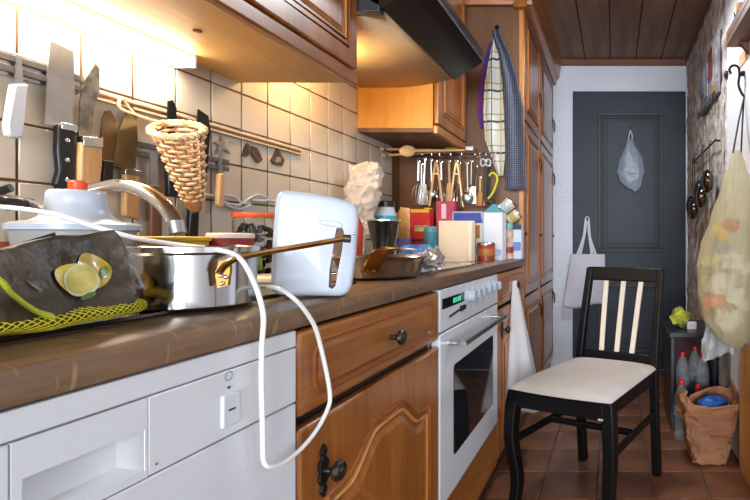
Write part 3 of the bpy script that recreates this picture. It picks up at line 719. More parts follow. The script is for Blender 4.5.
# saucepan
pc = Vector((-.568, .655, SZ))
t = thing('saucepan', 'shiny steel saucepan with long brass handle on drainboard', 'saucepan', pc)
MB().lathe([(0,.0),(.062,.0),(.068,.004),(.069,.070),(.0715,.073),(.0715,.080),(.069,.081),(.067,.078),(.066,.008),(0,.006)], pc, 40).build('pan_body', M('polished_steel', (188,186,184), .14, 1), t)
hs = P(224, 266, .605); he = P(347, 238.5, .70)
hp_ = bez([hs+Vector((-.006,0,-.008)), hs, P(236,259,.61), P(262,253,.635), P(300,246.5,.66), he], 6)
hd = MB().tube(hp_, [.0055]*len(hp_), 8, flat=.55).build('handle', brass, t)
br_ = MB().prism([(0,.012),(.016,.016),(.018,.0),(.014,-.026),(-.002,-.030),(-.006,-.01)], 'y', -.002, .002)
br_.map(lambda p: hs+Vector((-.008,.004,-.004))+Vector((p.x*.5, p.x*.35+p.y, p.z*.8))).build('handle_bracket', brass, t)
for dx, dz in ((.002,-.012),(.007,-.014),(.003,-.022)): MB().ball(hs+Vector((-.006+dx,-.001+dx*.4,dz)), .0028, n=8, m=6).build('rivet', steel, t)
MB().tube([he-Vector((.004,.001,0)), he+Vector((.004,.002,-.0005))], .006, 10).build('handle_end', M('dark_ring', (50,42,40), .4), hd)

# hand mixer
mp = [(279,190.5),(300,192),(330,197),(350,202),(357,209),(358.5,220),(356,255),(352,286),(348,295),(340,297.5),(300,297),(276,296),(270,290),(270.5,270),(272,240),(275,200)]
FY = .765; MKK = .52
def mixp(u, v, back=0):              # the mixer is turned a little towards the aisle
    x0 = (310-VU)*FY/F; y = (FY-MKK*x0)/(1-MKK*(u-VU)/F); nb = Vector((-MKK, 1, 0)).normalized()
    return P(u, v, y)+nb*back
def mixprism(px, b0, b1):
    n = len(px); return MB().add([mixp(u, v, b0) for u, v in px]+[mixp(u, v, b1) for u, v in px], [list(range(n))[::-1], list(range(n, 2*n))]+[[i, (i+1) % n, n+(i+1) % n, n+i] for i in range(n)])
body = mixprism(mp, 0, .062)
dzm = CT+.0005-min(p.z for p in body.v); dv = Vector((0, 0, dzm))
body.map(lambda p: p+dv)
cutter = mixprism([(336.5,229),(342.5,229),(344,233),(342,252),(338,272),(335.5,287),(332,290),(328.5,288),(329.5,270),(333,250),(335,236)], -.05, .15).map(lambda p: p+dv)
t = thing('hand_mixer', 'white plastic hand mixer standing on end on the worktop', 'mixer', (-.49, .80, CT))
bo = body.build('body', white_pl, t, bevel=.0085, segs=4)
co = cutter.build('slot_cutter', white_pl, t)
md = bo.modifiers.new('slot', 'BOOLEAN'); md.operation = 'DIFFERENCE'; md.object = co; md.solver = 'EXACT'
bpy.context.view_layer.update()
dg = bpy.context.evaluated_depsgraph_get()
nm = bpy.data.meshes.new_from_object(bo.evaluated_get(dg)); bo.modifiers.clear(); bo.data = nm
for pl in nm.polygons: pl.use_smooth = True
nm.set_sharp_from_angle(angle=math.radians(35))
bpy.data.objects.remove(co)
mixprism([(318,221),(338,222),(343,226),(342,229),(322,226)], -.002, .004).map(lambda p: p+dv).build('speed_switch', white_pl, t, bevel=.0015)
MB().ball(mixp(353.5, 234.5, -.0005)+dv, .0022, n=8, m=6).build('screw', chrome, t)
cord = [(-40,204,.60),(0,207,.60),(30,210,.605),(60,216,.61),(100,228.5,.615),(140,239,.62),(180,245,.625),(210,249,.62),(232,253.5,.612),(243,262,.607),(252,278,.604),(259,296,.602),(263.5,318,.603),(262,345,.604),(261.5,380,.604),(262.5,420,.605),(263,445,.606),(264,461,.61),(270,466.5,.618),(284,462.5,.642),(302,448,.68),(318,428,.715),(328,408,.737),(330,396,.742),(327,375,.740),(321,348,.730),(314.5,326,.712),(303,308,.688),(292,297,.675),(281,289.5,.68),(271,287,.70),(263,287,.73),(262,287,.78)]
MB().tube(bez([P(*c) for c in cord], 6), .0030, 8).build('power_cord', M('cord_white', (232,232,230), .4), t)

# items behind the sink
def can(name, label, cat, c, r, hh, body_m, lid_m=None, group=None, band=None):
    c = Vector(c); t = thing(name, label, cat, c, group)
    MB().lathe([(r*.94,0),(r,.002),(r,hh-.004),(r*.96,hh-.001),(r*.9,hh)], c, 24).build('body', body_m, t)
    if lid_m: MB().lathe([(r*1.03,hh-.008),(r*1.04,hh),(r*.98,hh+.003),(r*.9,hh+.002),(0,hh+.001)], c, 24).build('lid', lid_m, t)
    if band: MB().lathe([(r*1.0,band[0]*hh),(r*1.012,band[0]*hh+.001),(r*1.012,band[1]*hh-.001),(r*1.0,band[1]*hh)], c, 24).build('label_band', band[2], t)
    return t
ybp = M('yellow_plastic', (214,172,52), .45)
yb = (-.875, .955, SZ)
t = thing('mixing_bowl', 'yellow plastic bowl behind the saucepan', 'bowl', yb)
MB().lathe([(.035,0),(.04,.002),(.054,.05),(.059,.090),(.060,.094),(.057,.095),(.055,.090),(.05,.05),(.0,.008)], yb, 28).build('bowl', ybp, t)
MB().lathe([(.058,.086),(.062,.088),(.062,.094),(.058,.096)], yb, 28).build('rim', ybp, t)
can('round_tin', 'dark red round tin with cream lid beside the glass jar', 'tin', P(231,279,1.05).xy.to_3d()+Vector((0,0,CT)), .041, .104, M('tin_red', (140,40,44), .4, col2=(120,30,36), nscale=40), M('tin_lid', (232,222,206), .4))
jc = Vector(((255-VU)*1.16/F, 1.16, CT))
t = thing('glass_jar', 'glass jar of brown nuts with orange lid and green label', 'jar', jc)
MB().lathe([(.038,0),(.043,.004),(.044,.135),(.040,.145),(.038,.145),(.041,.133),(.040,.006),(0,.005)], jc, 26).build('jar', glass, t)
MB().lathe([(.044,.144),(.0455,.146),(.0455,.153),(.043,.156),(0,.156)], jc, 26).build('lid', M('lid_orange', (214,92,40), .4), t)
nut = MB(); nutm = M('nuts', (164,100,66), .6, col2=(104,58,38), nscale=60)
for k in range(120):
    a = random.uniform(0, 2*PI); r = .033*math.sqrt(random.random()); nut.ball(jc+Vector((r*math.cos(a), r*math.sin(a), .012+.115*random.random())), .008, .006, .006, 6, 4)
o = nut.build('nuts', nutm, t); o['kind'] = 'stuff'
m = MB()
def lbl(a, b):
    th = -PI/2-.55+1.5*a; q = 1 if .15 < a < .85 else .75
    return jc+Vector((.0448*math.cos(th), .0448*math.sin(th), .02+(.058*(1-abs(2*a-1)**3*.55))*b))
MB().grid(lbl, 12, 4).build('green_label', M('label_green', (150,186,84), .5), t, solid=.0006)
o = MB().box(-.70, -.52, .90, 1.13, CT+.0, CT+.016)
o.map(lambda p: (p.x-.02, p.y+.02, p.z)); o = MB().box(-.80, -.655, .985, 1.10, CT+.003, CT+.016).build('chopping_board', M('board_cream', (230,214,178), .5), bevel=.004); tag(o, 'small cream chopping board lying behind the mixer', 'chopping board')

# frying pan on cooktop front
fp = Vector((-.565, 1.175, CT))
t = thing('frying_pan', 'shallow steel pan with flat gold side handle near cooktop', 'pan', fp)
MB().lathe([(0,0),(.076,0),(.086,.006),(.098,.040),(.103,.050),(.106,.052),(.104,.054),(.099,.050),(.083,.009),(0,.004)], fp, 44).build('pan_body', M('pan_steel', (176,160,140), .24, 1), t)
q0 = P(369, 275, 1.06); pth = bez([P(370,272,1.062), P(374,263,1.05), P(381,252,1.045), P(390,249,1.05), P(394,251,1.06)], 6)
hd = MB().grid(lambda a, b: pth[int(round(a*(len(pth)-1)))]+Vector((.034*(b-.5)*(1 if a < .8 else .8), .012*(b-.5), .004*math.sin(b*PI))), len(pth)-1, 4).build('handle', brass, t, solid=.004)
for s in (-.008, .008): MB().ball(P(371,272,1.058)+Vector((s,-.002,.002)), .004, n=8, m=6).build('rivet', brass, t)
o = MB().ball(P(431, 268, 1.30), .028, .032, .026, 26, 18).crumple(.016, 55, 3)
zmin = min(p.z for p in o.v); o.map(lambda p: (p.x, p.y, p.z-zmin+CT+.0045)); foil = M('crinkled_film', (196,188,184), .2, .5, bump=.6, bscale=70)
o = o.build('crumpled_film', foil); tag(o, 'ball of crumpled shiny film beside the shallow pan', 'wrapping')
# red pepper tip between mixer and bag
o = MB().lathe([(.004,0),(.018,.01),(.024,.04),(.022,.075),(.012,.092),(0,.094)], (-.71, 1.32, CT+.007), 14).crumple(.004, 40, 2).build('red_pepper', M('pepper_red', (196,60,36), .3), bevel=0); tag(o, 'red pepper standing on the cooktop behind the mixer', 'pepper')
bpy.data.objects['red_pepper'].scale = (1, 1, 1.55)

# ================================================================ BACK OF THE WORKTOP CLUTTER
# crumpled plastic bag standing against the tiles
bagm = M('bag_film_cream', (236,222,206), .3, alpha=.88, translucent=.3, bump=.5, bscale=25)
def sack(a, b):
    th = 2*PI*a; cx = -1.03+.05*b**1.3
    r = .030 if b < .3 else .030+.034*math.sin((b-.3)/.7*PI*.8)
    if b > .92: r *= 1-(b-.92)/.08*.7
    r *= 1+.14*math.sin(th*4+b*5)
    return (cx+r*math.cos(th), 1.92+.9*r*math.sin(th), CT+.001+.395*b)
o = MB().grid(sack, 30, 34, cu=True, cap=True).crumple(.013, 22, 4).crumple(.009, 60, 2)
zmin = min(p.z for p in o.v); o.map(lambda p: (max(p.x, LX+.002), p.y, p.z-zmin+CT)); o = o.build('plastic_bag', bagm, angle=8); tag(o, 'tall crumpled cream plastic bag standing against the tiles', 'bag')
# flared steel cup
cc = Vector(((384-VU)*1.75/F, 1.75, CT+.006))
t = thing('flared_cup', 'dark polished steel cup flaring to the top behind the pan', 'cup', cc)
MB().lathe([(0,0),(.028,0),(.030,.004),(.034,.04),(.055,.150),(.057,.156),(.055,.157),(.053,.150),(.032,.04),(.0,.008)], cc, 32).build('cup', M('dark_chrome', (120,116,108), .12, 1), t)
MB().lathe([(.0565,.152),(.0585,.154),(.0585,.158),(.0545,.158)], cc, 32).build('rim', chrome, t)
def bottle(name, label, cat, c, prof, mat, capr=None, capm=None, band=None, group=None):
    c = Vector(c); t = thing(name, label, cat, c, group)
    MB().lathe(prof, c, 22).build('body', mat, t)
    zt_ = prof[-1][1]
    if capm: MB().lathe([(capr,0),(capr,.022),(capr*.85,.026),(0,.026)], c+Vector((0,0,zt_-.004)), 18).build('cap', capm, t)
    if band: MB().lathe([(band[2]-.001,band[0]),(band[2],band[0]+.001),(band[2],band[1]-.001),(band[2]-.001,band[1])], c, 22).build('label_band', band[3], t)
    return t
def on(u, y): return Vector(((u-VU)*y/F, y, CT))
bottle('bottle', 'white bottle with black cap and teal label behind flared cup', 'bottle', on(386,2.06), [(.038,0),(.041,.004),(.041,.20),(.034,.222),(.030,.235)], white_pl, .033, black_pl, (.13,.195,.0416,M('teal_label', (70,164,170), .4)))
def carton(name, label, cat, c, wx, wy, hh, mat, rz=0, parts=(), bev=.002, group=None):
    c = Vector(c); t = thing(name, label, cat, c, group); t.rotation_euler.z = rz
    MB().box(c.x-wx/2, c.x+wx/2, c.y-wy/2, c.y+wy/2, c.z, c.z+hh).build('body', mat, t, bevel=bev)
    for (nm, fx0, fx1, fz0, fz1, m) in parts:      # printed panels on the front face, slightly proud
        MB().box(c.x-wx/2+fx0*wx, c.x-wx/2+fx1*wx, c.y-wy/2-.0012, c.y-wy/2+.001, c.z+fz0*hh, c.z+fz1*hh).build(nm, m, t)
    return t
pm_ = lambda n, c, c2=None: M(n, c, .45, col2=c2, nscale=30)
carton('food_packet', 'red and yellow food packet standing beside white capped bottle', 'packet', on(422,2.25), .092, .05, .235, pm_('packet_red', (206,42,32), (190,30,26)), 0, (('yellow_band', .05,.95,.93,.99,pm_('packet_yellow', (226,176,40))), ('print', .25,.85,.56,.68,pm_('packet_print', (226,196,120),(60,110,50))), ('dark_band', 0,1,.36,.42,pm_('packet_dark', (70,40,30))), ('lower_print', .2,.7,.08,.3,pm_('packet_blue', (60,110,170)))))
carton('food_box', 'pink red box tucked behind the cream box', 'box', on(447,2.30), .085, .05, .275, pm_('box_pink', (168,52,78), (190,70,96)), 0, (('print', .3,.55,.7,.95,pm_('box_pink_print', (226,196,200))),))
t = carton('lidded_box', 'pale plastic box with deep blue lid behind cream box', 'box', on(471,2.26), .135, .10, .18, M('pale_box', (206,212,226), .35), 0, ())
c = on(471,2.26); MB().prism([(c.x-.072,c.z+.165),(c.x+.072,c.z+.165),(c.x+.066,c.z+.222),(c.x-.070,c.z+.222)], 'y', c.y-.054, c.y+.054).build('lid', M('lid_rim', (170,184,214), .35), t, bevel=.006)
MB().prism([(c.x-.064,c.z+.170),(c.x+.066,c.z+.170),(c.x+.060,c.z+.216),(c.x-.062,c.z+.216)], 'y', c.y-.0560, c.y-.052).build('lid_face', M('lid_blue', (40,66,156), .3), t, bevel=.002)
t = carton('cream_box', 'plain cream square box standing on the worktop', 'box', on(457,2.03)+Vector((0,0,0)), .142, .035, .172, M('cream_card', (232,216,188), .5), .0, ())
MB().box(on(457,2.03).x+.055, on(457,2.03).x+.071, 1.995, 2.012, CT+.004, CT+.168).build('fold', M('cream_card2', (240,228,206), .5), t, bevel=.003)
# milk carton
c = on(495, 2.20); t = thing('milk_carton', 'white milk carton with teal gabled top', 'carton', c)
MB().box(c.x-.042,c.x+.042,c.y-.04,c.y+.04,c.z,c.z+.215).build('body', M('carton_white', (226,230,238), .4), t, bevel=.002)
MB().prism([(c.x-.042,c.z+.2155),(c.x+.042,c.z+.2155),(c.x+.012,c.z+.245),(c.x+.012,c.z+.252),(c.x-.006,c.z+.252),(c.x-.006,c.z+.245)], 'y', c.y-.04, c.y+.04).build('gable', M('carton_teal', (60,150,170), .4), t, bevel=.001)
MB().lathe([(.013,0),(.013,.014),(0,.015)], (c.x+.02, c.y-.005, c.z+.236), 14).build('cap', white_pl, t)
MB().box(c.x-.005,c.x+.036,c.y-.0415,c.y-.039,c.z+.02,c.z+.05).build('print', pm_('carton_print', (120,140,190),(200,206,226)), t)
can('soup_can', 'small red can in front of the milk carton', 'can', on(486,2.10), .037, .078, M('can_red', (178,44,40), .35, col2=(120,60,44), nscale=26), steel, band=(.3,.7,pm_('can_band', (206,70,50),(120,140,60))))
bottle('spice_jar', 'small glass spice jar with teal cap right of milk carton', 'jar', on(508.5,2.30), [(.020,0),(.023,.003),(.023,.13),(.019,.14),(.018,.15)], pm_('spice', (176,120,90),(214,200,190)), .022, M('cap_teal', (120,176,170), .4), (.03,.06,.0236,pm_('spice_band', (150,46,50))))
carton('blue_packet', 'blue and white packet at the right end of worktop', 'packet', on(517,2.34), .052, .05, .165, pm_('packet_white', (214,222,236)), 0, (('print', .05,.95,.25,.5,pm_('packet_blue2', (110,140,206))), ('top_band', 0,1,.86,1,pm_('packet_navy', (40,46,84)))))
carton('thin_book', 'thin booklet with orange strip beside the cream box', 'booklet', on(479.5,2.13), .022, .05, .165, pm_('book_white', (216,206,196)), 0, (('orange_strip', .1,.9,.6,.95,pm_('book_orange', (206,90,50),(90,130,70))), ('blue_strip', .1,.9,.2,.4,pm_('book_blue', (120,140,170)))))
def tilted(name, label, cat, p, r, L, d, m, m2):
    d = Vector(d).normalized(); t = thing(name, label, cat, p)
    a = Vector(p)-d*L/2; b = Vector(p)+d*L/2
    MB().tube([a, a+d*.002, b-d*.002, b], [r*.92, r, r, r*.92], 20).build('body', m, t)
    MB().tube([a+d*L*.3, b-d*L*.25], r*1.02, 20).build('label_band', m2, t)
    MB().tube([b, b+d*.006], r*.9, 20).build('lid', steel, t)
tilted('tilted_can', 'pale tin leaning above the spice jars by towels', 'can', P(507,206,2.375), .030, .058, (.75,0,.65), M('can_pale', (206,210,206), .35), pm_('can_pale_band', (150,186,190),(226,220,210)))
tilted('tilted_jar', 'yellowish jar leaning under the pale tin', 'jar', P(513,217,2.38), .026, .06, (.8,0,.55), pm_('jar_yel', (206,196,150),(226,222,206)), pm_('jar_yel_band', (190,170,90)))
bottle('blue_bottle', 'teal plastic jar behind the blue wrapped roll', 'jar', on(431,2.15), [(.026,0),(.029,.003),(.029,.12),(.024,.13)], pm_('jar_teal', (44,110,128),(60,130,146)), .027, M('cap_teal2', (90,150,160), .4))
carton('purple_packet', 'small violet packet left of blue wrapped roll', 'packet', on(404,2.12), .05, .04, .10, pm_('packet_violet', (84,78,140),(120,110,170)), .1, (('print', .2,.8,.3,.6,pm_('violet_print', (190,186,220))),))
# wrapped blue roll
c = on(417,1.93); m = MB().tube([c+Vector((-.055,0,.030)), c+Vector((-.05,0,.030)), c+Vector((.04,.01,.032)), c+Vector((.055,.012,.03))], [.026,.034,.034,.024], 18).crumple(.005, 40, 5)
zmin = min(p.z for p in m.v); m.map(lambda p: (p.x, p.y, p.z-zmin+CT)); o = m.build('wrapped_roll', M('blue_film', (40,110,190), .25, col2=(130,180,226), nscale=22, coat=.4)); tag(o, 'roll in glossy blue wrapping lying behind the pan', 'package')
# snack bag orange
m = MB().grid(lambda a, b: (on(405,2.3).x+.055*math.cos(2*PI*a)*(1-abs(2*b-1)**4*.6), 2.3+.03*math.sin(2*PI*a), CT+.24*b), 20, 14, cu=True, cap=True).crumple(.01, 24, 6)
zmin = min(p.z for p in m.v); m.map(lambda p: (p.x, p.y, p.z-zmin+CT)); o = m.build('snack_bag', M('orange_film', (226,150,40), .35, col2=(236,196,130), nscale=14)); tag(o, 'orange snack bag standing beside the red packet', 'snack bag')
bottle('lime_bottle', 'lime green capped bottle behind the red packet', 'bottle', on(428,2.345), [(.022,0),(.025,.003),(.025,.20),(.02,.225)], pm_('lime_body', (190,190,80)), .022, M('lime_cap', (200,210,60), .4))

# utensil rack on the cupboard side
RY = 2.425
def R_(u, v, d=.03): return P(u, v, RY-d)
t = thing('utensil_rack', 'chrome wire utensil rack fixed to the tall cupboard side', 'rack', R_(460,150,.0))
m = MB()
for v, d in ((153,.028),(158,.028),(153,.09)): m.tube([R_(416,v,d), R_(497,v-.5,d)], .0028, 6)
for u in (420, 440, 460, 480, 495): m.tube([R_(u,160,.001), R_(u,153,.001), R_(u,153,.09)], .0024, 6)
m.build('wire_shelf', chrome, t)
m = MB(); m.box(R_(430,0).x, R_(497,0).x, RY-.10, RY-.001, R_(0,148,.0).z-.002, R_(0,148,.0).z)
for u in (424,433,441,452,463,476,487,493):
    p = R_(u,153,.09); m = MB(); m.tube(bez([p+Vector((0,0,.003)), p+Vector((0,-.008,.0)), p+Vector((0,-.01,-.014)), p+Vector((0,-.018,-.016)), p+Vector((0,-.02,-.008))], 4), .0017, 5); m.build('hook', chrome, t)
def uten(kind, label, u, v0, v1, mat, tilt=0, grp='utensils hung from the rack', mat2=None, dd=.10):
    a = R_(u, v0, dd); b = R_(u+tilt, v1, dd); d = b-a
    t = thing('kitchen_utensil', label, 'utensil', a, grp)
    MB().tube([a+Vector((.007*math.cos(k*PI/5), 0, .007*math.sin(k*PI/5)-.004)) for k in range(10)], .0016, 5, closed=True).build('hanging_ring', chrome, t)
    if kind == 'whisk':
        MB().tube([a+d*.04, a+d*.45], .007, 8).build('handle', mat, t)
        for k in range(4):
            th = PI*k/4; s = Vector((math.cos(th), math.sin(th), 0))
            lp = [a+d*.45]+[a+d*(.45+.55*f)+s*.026*q for f, q in ((.3,.7),(.65,1),(.92,.55),(1,0),(.92,-.55),(.65,-1),(.3,-.7))]+[a+d*.45]
            MB().tube(bez(lp, 3), .0012, 5).build('wire', chrome, t)
    elif kind == 'spatula':
        MB().tube([a+d*.02, a+d*.55], .0055, 8).build('handle', mat2 or mat, t)
        e = a+d*.55; n = d.normalized(); sx = Vector((1,0,0))
        MB().add([e-sx*.012, e+sx*.012, e+d*.45+sx*.026, e+d*.45-sx*.026]+[q+Vector((0,.003,0)) for q in (e-sx*.012, e+sx*.012, e+d*.45+sx*.026, e+d*.45-sx*.026)], [[0,1,2,3],[7,6,5,4],[0,4,5,1],[1,5,6,2],[2,6,7,3],[3,7,4,0]]).build('head', mat, t, bevel=.001)
    elif kind == 'ladle':
        MB().tube([a+d*.02, a+d*.82], .004, 8).build('handle', mat2 or mat, t)
        e = a+d*.86; MB().ball(e+Vector((0,-.012,0)), .027, .016, .030, 14, 9).build('bowl', mat, t)
    elif kind == 'tongs':
        for s in (-1, 1):
            MB().tube(bez([a+Vector((0,0,-.004)), a+d*.25+Vector((s*.010,0,0)), a+d+Vector((s*.032,0,0))], 5), .0055, 6, flat=.6).build('arm', mat, t)
        MB().box(a.x-.016, a.x+.016, a.y-.004, a.y+.004, (a+d*.30).z-.004, (a+d*.30).z+.004).build('bridge', chrome, t)
    elif kind == 'scissors':
        for s in (-1, 1):
            c2 = a+Vector((s*.012, 0, -.012)); MB().tube([c2+Vector((.012*math.cos(k*PI/6), 0, .017*math.sin(k*PI/6))) for k in range(12)], .0035, 6, closed=True).build('finger_loop', mat, t)
            MB().tube([c2+Vector((-s*.004,0,-.016)), a+d*.5, a+d+Vector((-s*.012,0,0))], [.005,.006,.002], 6, flat=.5).build('blade', mat2 or steel_d, t)
    return t
uten('whisk', 'small steel whisk, leftmost utensil on the rack', 418.5, 160, 206, steel_d, -1)
uten('spatula', 'narrow silver spatula second from left on the rack', 425, 158, 205, steel, -2)
uten('tongs', 'pale wooden tongs hung left of the centre of rack', 436, 160, 206, beech)
uten('ladle', 'steel ladle behind the wooden tongs', 431, 159, 200, steel, 1, dd=.075)
uten('tongs', 'steel tongs with wide open arms at the rack centre', 456.5, 160, 207, M('warm_steel', (190,170,140), .3, 1))
uten('whisk', 'large balloon whisk hung between the steel tongs', 459, 162, 210, beech, 0, dd=.075)
uten('ladle', 'skimmer spoon right of the balloon whisk', 467, 162, 204, steel_d, 1)
uten('spatula', 'dark slotted turner leaning right of rack centre', 476, 165, 204, steel_d, -5, mat2=black_pl)
uten('scissors', 'white-handled kitchen scissors hung on the right of rack', 485.5, 160, 206, white_pl, -1, mat2=black_pl)
uten('spatula', 'orange brown wooden scraper beside the scissors', 480, 176, 206, wood('orange_wood', (176,104,44), (200,130,64), 'z', 12, .5), 0, mat2=beech, dd=.075)
uten('spatula', 'slim steel fork beside the small whisk on the rack', 421.5, 163, 203, steel, 0, dd=.06)
uten('whisk', 'thin wire whisk behind the wooden tongs', 441, 161, 204, steel, 1, dd=.06)
uten('spatula', 'pale wooden spatula behind the large balloon whisk', 449, 160, 202, beech, 1, dd=.055)
uten('ladle', 'small steel ladle left of the dark slotted turner', 471.5, 160, 196, steel, -1, dd=.06)
uten('spatula', 'black handled knife sharpener between scissors and peeler', 489, 164, 203, black_pl, -1, dd=.07)
o = MB().tube(bez([R_(489,176,.10), R_(492,173,.10), R_(496,175,.10), R_(497,181,.10), R_(493,192,.10), R_(488,199,.10)], 5), .005, 8).build('peeler', M('yellow_green', (206,206,50), .4)); tag(o, 'yellow plastic hooked peeler, rightmost utensil on the rack', 'peeler')
# spoons lying on the rack, heads sticking out
def spoon(label, tip, tail, rx, mat):
    a = Vector(tip); b = Vector(tail); d = (b-a).normalized(); t = thing('wooden_spoon', label, 'spoon', a, 'wooden spoons laid on the rack')
    MB().tube([a+d*.02, b], .0055, 8).build('handle', mat, t)
    e = a; m = MB().ball((0,0,0), rx*1.35, .011, rx, 16, 10)
    m.map(lambda p: e+d*p.x+Vector((0,p.y,0))+Vector((0,0,p.z))).build('head', mat, t)
spoon('round wooden spoon with its bowl sticking out left', P(407.5,151,2.2), R_(470,150.2,.055), .026, wood('spoon_wood', (206,160,108), (226,184,134), 'x', 14, .55))
spoon('long thin wooden spoon lying behind the round spoon', P(382,149,2.24), R_(455,150.5,.045), .009, beech)
spoon('short thin wooden spoon lying below the round spoon', P(384,155.5,2.2), R_(445,151.5,.085), .007, beech)
o = MB().tube([R_(445,150,.035), R_(447,149.5,.035), R_(457,147.5,.035), R_(459,147,.035)], [.008,.013,.013,.008], 10).build('yellow_roll', M('yellow_band', (206,176,30), .4)); tag(o, 'small yellow roll lying on the utensil rack', 'roll')
o = MB().box(R_(468,0).x, R_(476,0).x, RY-.08, RY-.03, R_(0,152,.05).z, R_(0,147,.05).z).build('grater', steel_d, bevel=.004); tag(o, 'small grey metal grater lying on the utensil rack', 'grater')

# towels on the cupboard side
TY = 2.425
t = thing('towel_hook', 'dark metal hook on the tall cupboard side', 'hook', P(497,28,TY-.002))
MB().tube(bez([P(497,26,TY-.001), P(497,31,TY-.03), P(497,35,TY-.034), P(497,34,TY-.05)], 4), .004, 6).build('prong', iron, t)
MB().lathe([(.012,0),(.010,.004)], P(497,27,TY-.005), 12, 'y').build('plate', iron, t)
def towel(name, label, rows, d, mat, nf, seed, thick=.006, amp=.012):
    # rows: (left u, right u, v) from top to bottom
    n = len(rows)-1
    def fn(a, b):
        f = b*n; i = min(int(f), n-1); f -= i
        l = rows[i][0]*(1-f)+rows[i+1][0]*f; r = rows[i][1]*(1-f)+rows[i+1][1]*f; v = rows[i][2]*(1-f)+rows[i+1][2]*f
        p = P(l+(r-l)*a, v, TY-d)
        p.y += amp*math.sin(a*nf*2*PI+seed)*(1-.3*b)+.008*noise.noise(p*14+Vector((seed,0,0)))
        return p
    o = MB().grid(fn, 40, 36).build(name, mat, solid=thick); tag(o, label, 'towel', 'towels on the cupboard side'); return o
def checks(name, base, lines, scale, wd, extra=None):
    m = M(name, base, .9, bump=.2, bscale=200); nt = m.node_tree; b = nt.nodes['Principled BSDF']
    tc = nt.nodes.new('ShaderNodeTexCoord'); sp_ = nt.nodes.new('ShaderNodeSeparateXYZ'); nt.links.new(tc.outputs['Object'], sp_.inputs[0])
    cur = None
    colr = nt.nodes.new('ShaderNodeRGB'); colr.outputs[0].default_value = lin(base); cur = colr.outputs[0]
    for ax_, col, ph, sc in lines:
        mu = nt.nodes.new('ShaderNodeMath'); mu.operation = 'MULTIPLY_ADD'; mu.inputs[1].default_value = sc; mu.inputs[2].default_value = ph
        nt.links.new(sp_.outputs[ax_], mu.inputs[0])
        fr = nt.nodes.new('ShaderNodeMath'); fr.operation = 'FRACT'; nt.links.new(mu.outputs[0], fr.inputs[0])
        lt = nt.nodes.new('ShaderNodeMath'); lt.operation = 'LESS_THAN'; lt.inputs[1].default_value = wd; nt.links.new(fr.outputs[0], lt.inputs[0])
        mx = nt.nodes.new('ShaderNodeMix'); mx.data_type = 'RGBA'; nt.links.new(lt.outputs[0], mx.inputs[0]); nt.links.new(cur, mx.inputs[6]); mx.inputs[7].default_value = lin(col); cur = mx.outputs[2]
    nt.links.new(cur, b.inputs['Base Color']); return m
ck = checks('check_cloth', (226,224,216), [(2,(150,160,80),.1,13),(2,(70,74,90),.3,6.5),(0,(90,94,104),.2,14),(0,(170,176,90),.6,14)], 1, .07)
gk = checks('grey_cloth', (112,116,126), [(0,(62,66,84),.0,95),(2,(60,66,90),.0,95)], 1, .42)
towel('dish_towel', 'blue and red folded cloth, leftmost on cupboard side', [(490,494,42),(484,492,60),(478,490,88),(477,489,110),(480,488,128)], .012, M('cloth_blue', (36,52,140), .9, col2=(150,52,60), nscale=4), 1, .3, amp=.004)
towel('dish_towel', 'white checked dish towel hung on the cupboard side', [(493,498,36),(490,500,52),(485,503,80),(483,504,110),(485,506,140),(492,505,160),(498,503,176)], .034, ck, 1.5, 1.2, amp=.008)
towel('dish_towel', 'grey blue patterned towel, rightmost on cupboard side', [(492,499,30),(494,503,40),(499,510,55),(502,518,80),(504,524,110),(505,525,140),(505,526,165),(505,527,190)], .058, gk, 1.5, 2.0, amp=.009)

# cloth hung on the drawer knob
kz = h(-.195); 
def cl(a, b):
    th = -.1+PI*1.15*a; rr = .014+.115*b**.9; f = 1+.16*math.sin(a*22)*b
    return (max(-.449+rr*math.sin(th)*f*.85, -.452), 2.15-rr*math.cos(th)*f, kz+.014-.50*b-.06*b*math.sin(a*PI*1.4))
o = MB().grid(cl, 60, 26).build('cleaning_cloth', M('cloth_white', (206,204,204), .9, bump=.15, bscale=250), solid=.004); tag(o, 'off-white cloth hanging from the drawer knob near the oven', 'cloth')

# ================================================================ DOOR BAGS
t = thing('tote_bag', 'white cotton tote bag hanging by the left of dark door', 'bag', P(586,300,3.56))
def tote(a, b, s):
    l = 571+(563-571)*b; r = 605+(606-605)*b; v = 254+(306-254)*b+(2.5*math.sin(a*6))*b
    th = .035*math.sin(PI*a)*math.sin(PI*(.1+.85*b))
    p = P(l+(r-l)*a, v, 3.545); p.y += -.012*math.sin(a*9+b*2)*b+(0 if s else -th)-.01; p.y = min(p.y, 3.585); return p
m = MB(); m.grid(lambda a, b: tote(a, b, 0), 26, 20); m.grid(lambda a, b: tote(a, b, 1), 26, 20)
tm_ = M('tote_cotton', (206,204,214), .9, bump=.3, bscale=60); m.build('body', tm_, t, solid=.003)
hk = P(587.5, 220, 3.575)
for (u0, u1, y) in ((577,592,3.53),(580,596,3.55)):
    MB().tube(bez([P(u0,256,y), P(584,236,y), hk+Vector((-.01,-.02,.004)), hk+Vector((.006,-.02,.004)), P(589.5,236,y), P(u1,256,y)], 5), .010, 6, flat=.35).build('strap', tm_, t)
o = MB().tube(bez([(hk.x,3.60,hk.z+.01),(hk.x,3.57,hk.z+.0),(hk.x,3.545,hk.z-.005),(hk.x,3.54,hk.z+.02)], 4), .005, 6).build('wall_hook', iron); tag(o, 'small dark hook holding the tote bag', 'hook')
t = thing('clear_bag', 'small clear plastic bag hanging on the dark door panel', 'bag', P(630,188,3.57))
cb = M('clear_film', (150,160,176), .25, alpha=.62, bump=.6, bscale=30)
ro = [(627,633,140),(624,637,148),(620,642,158),(616,645,172),(619,643,180),(629,640,188),(634,637,191)]
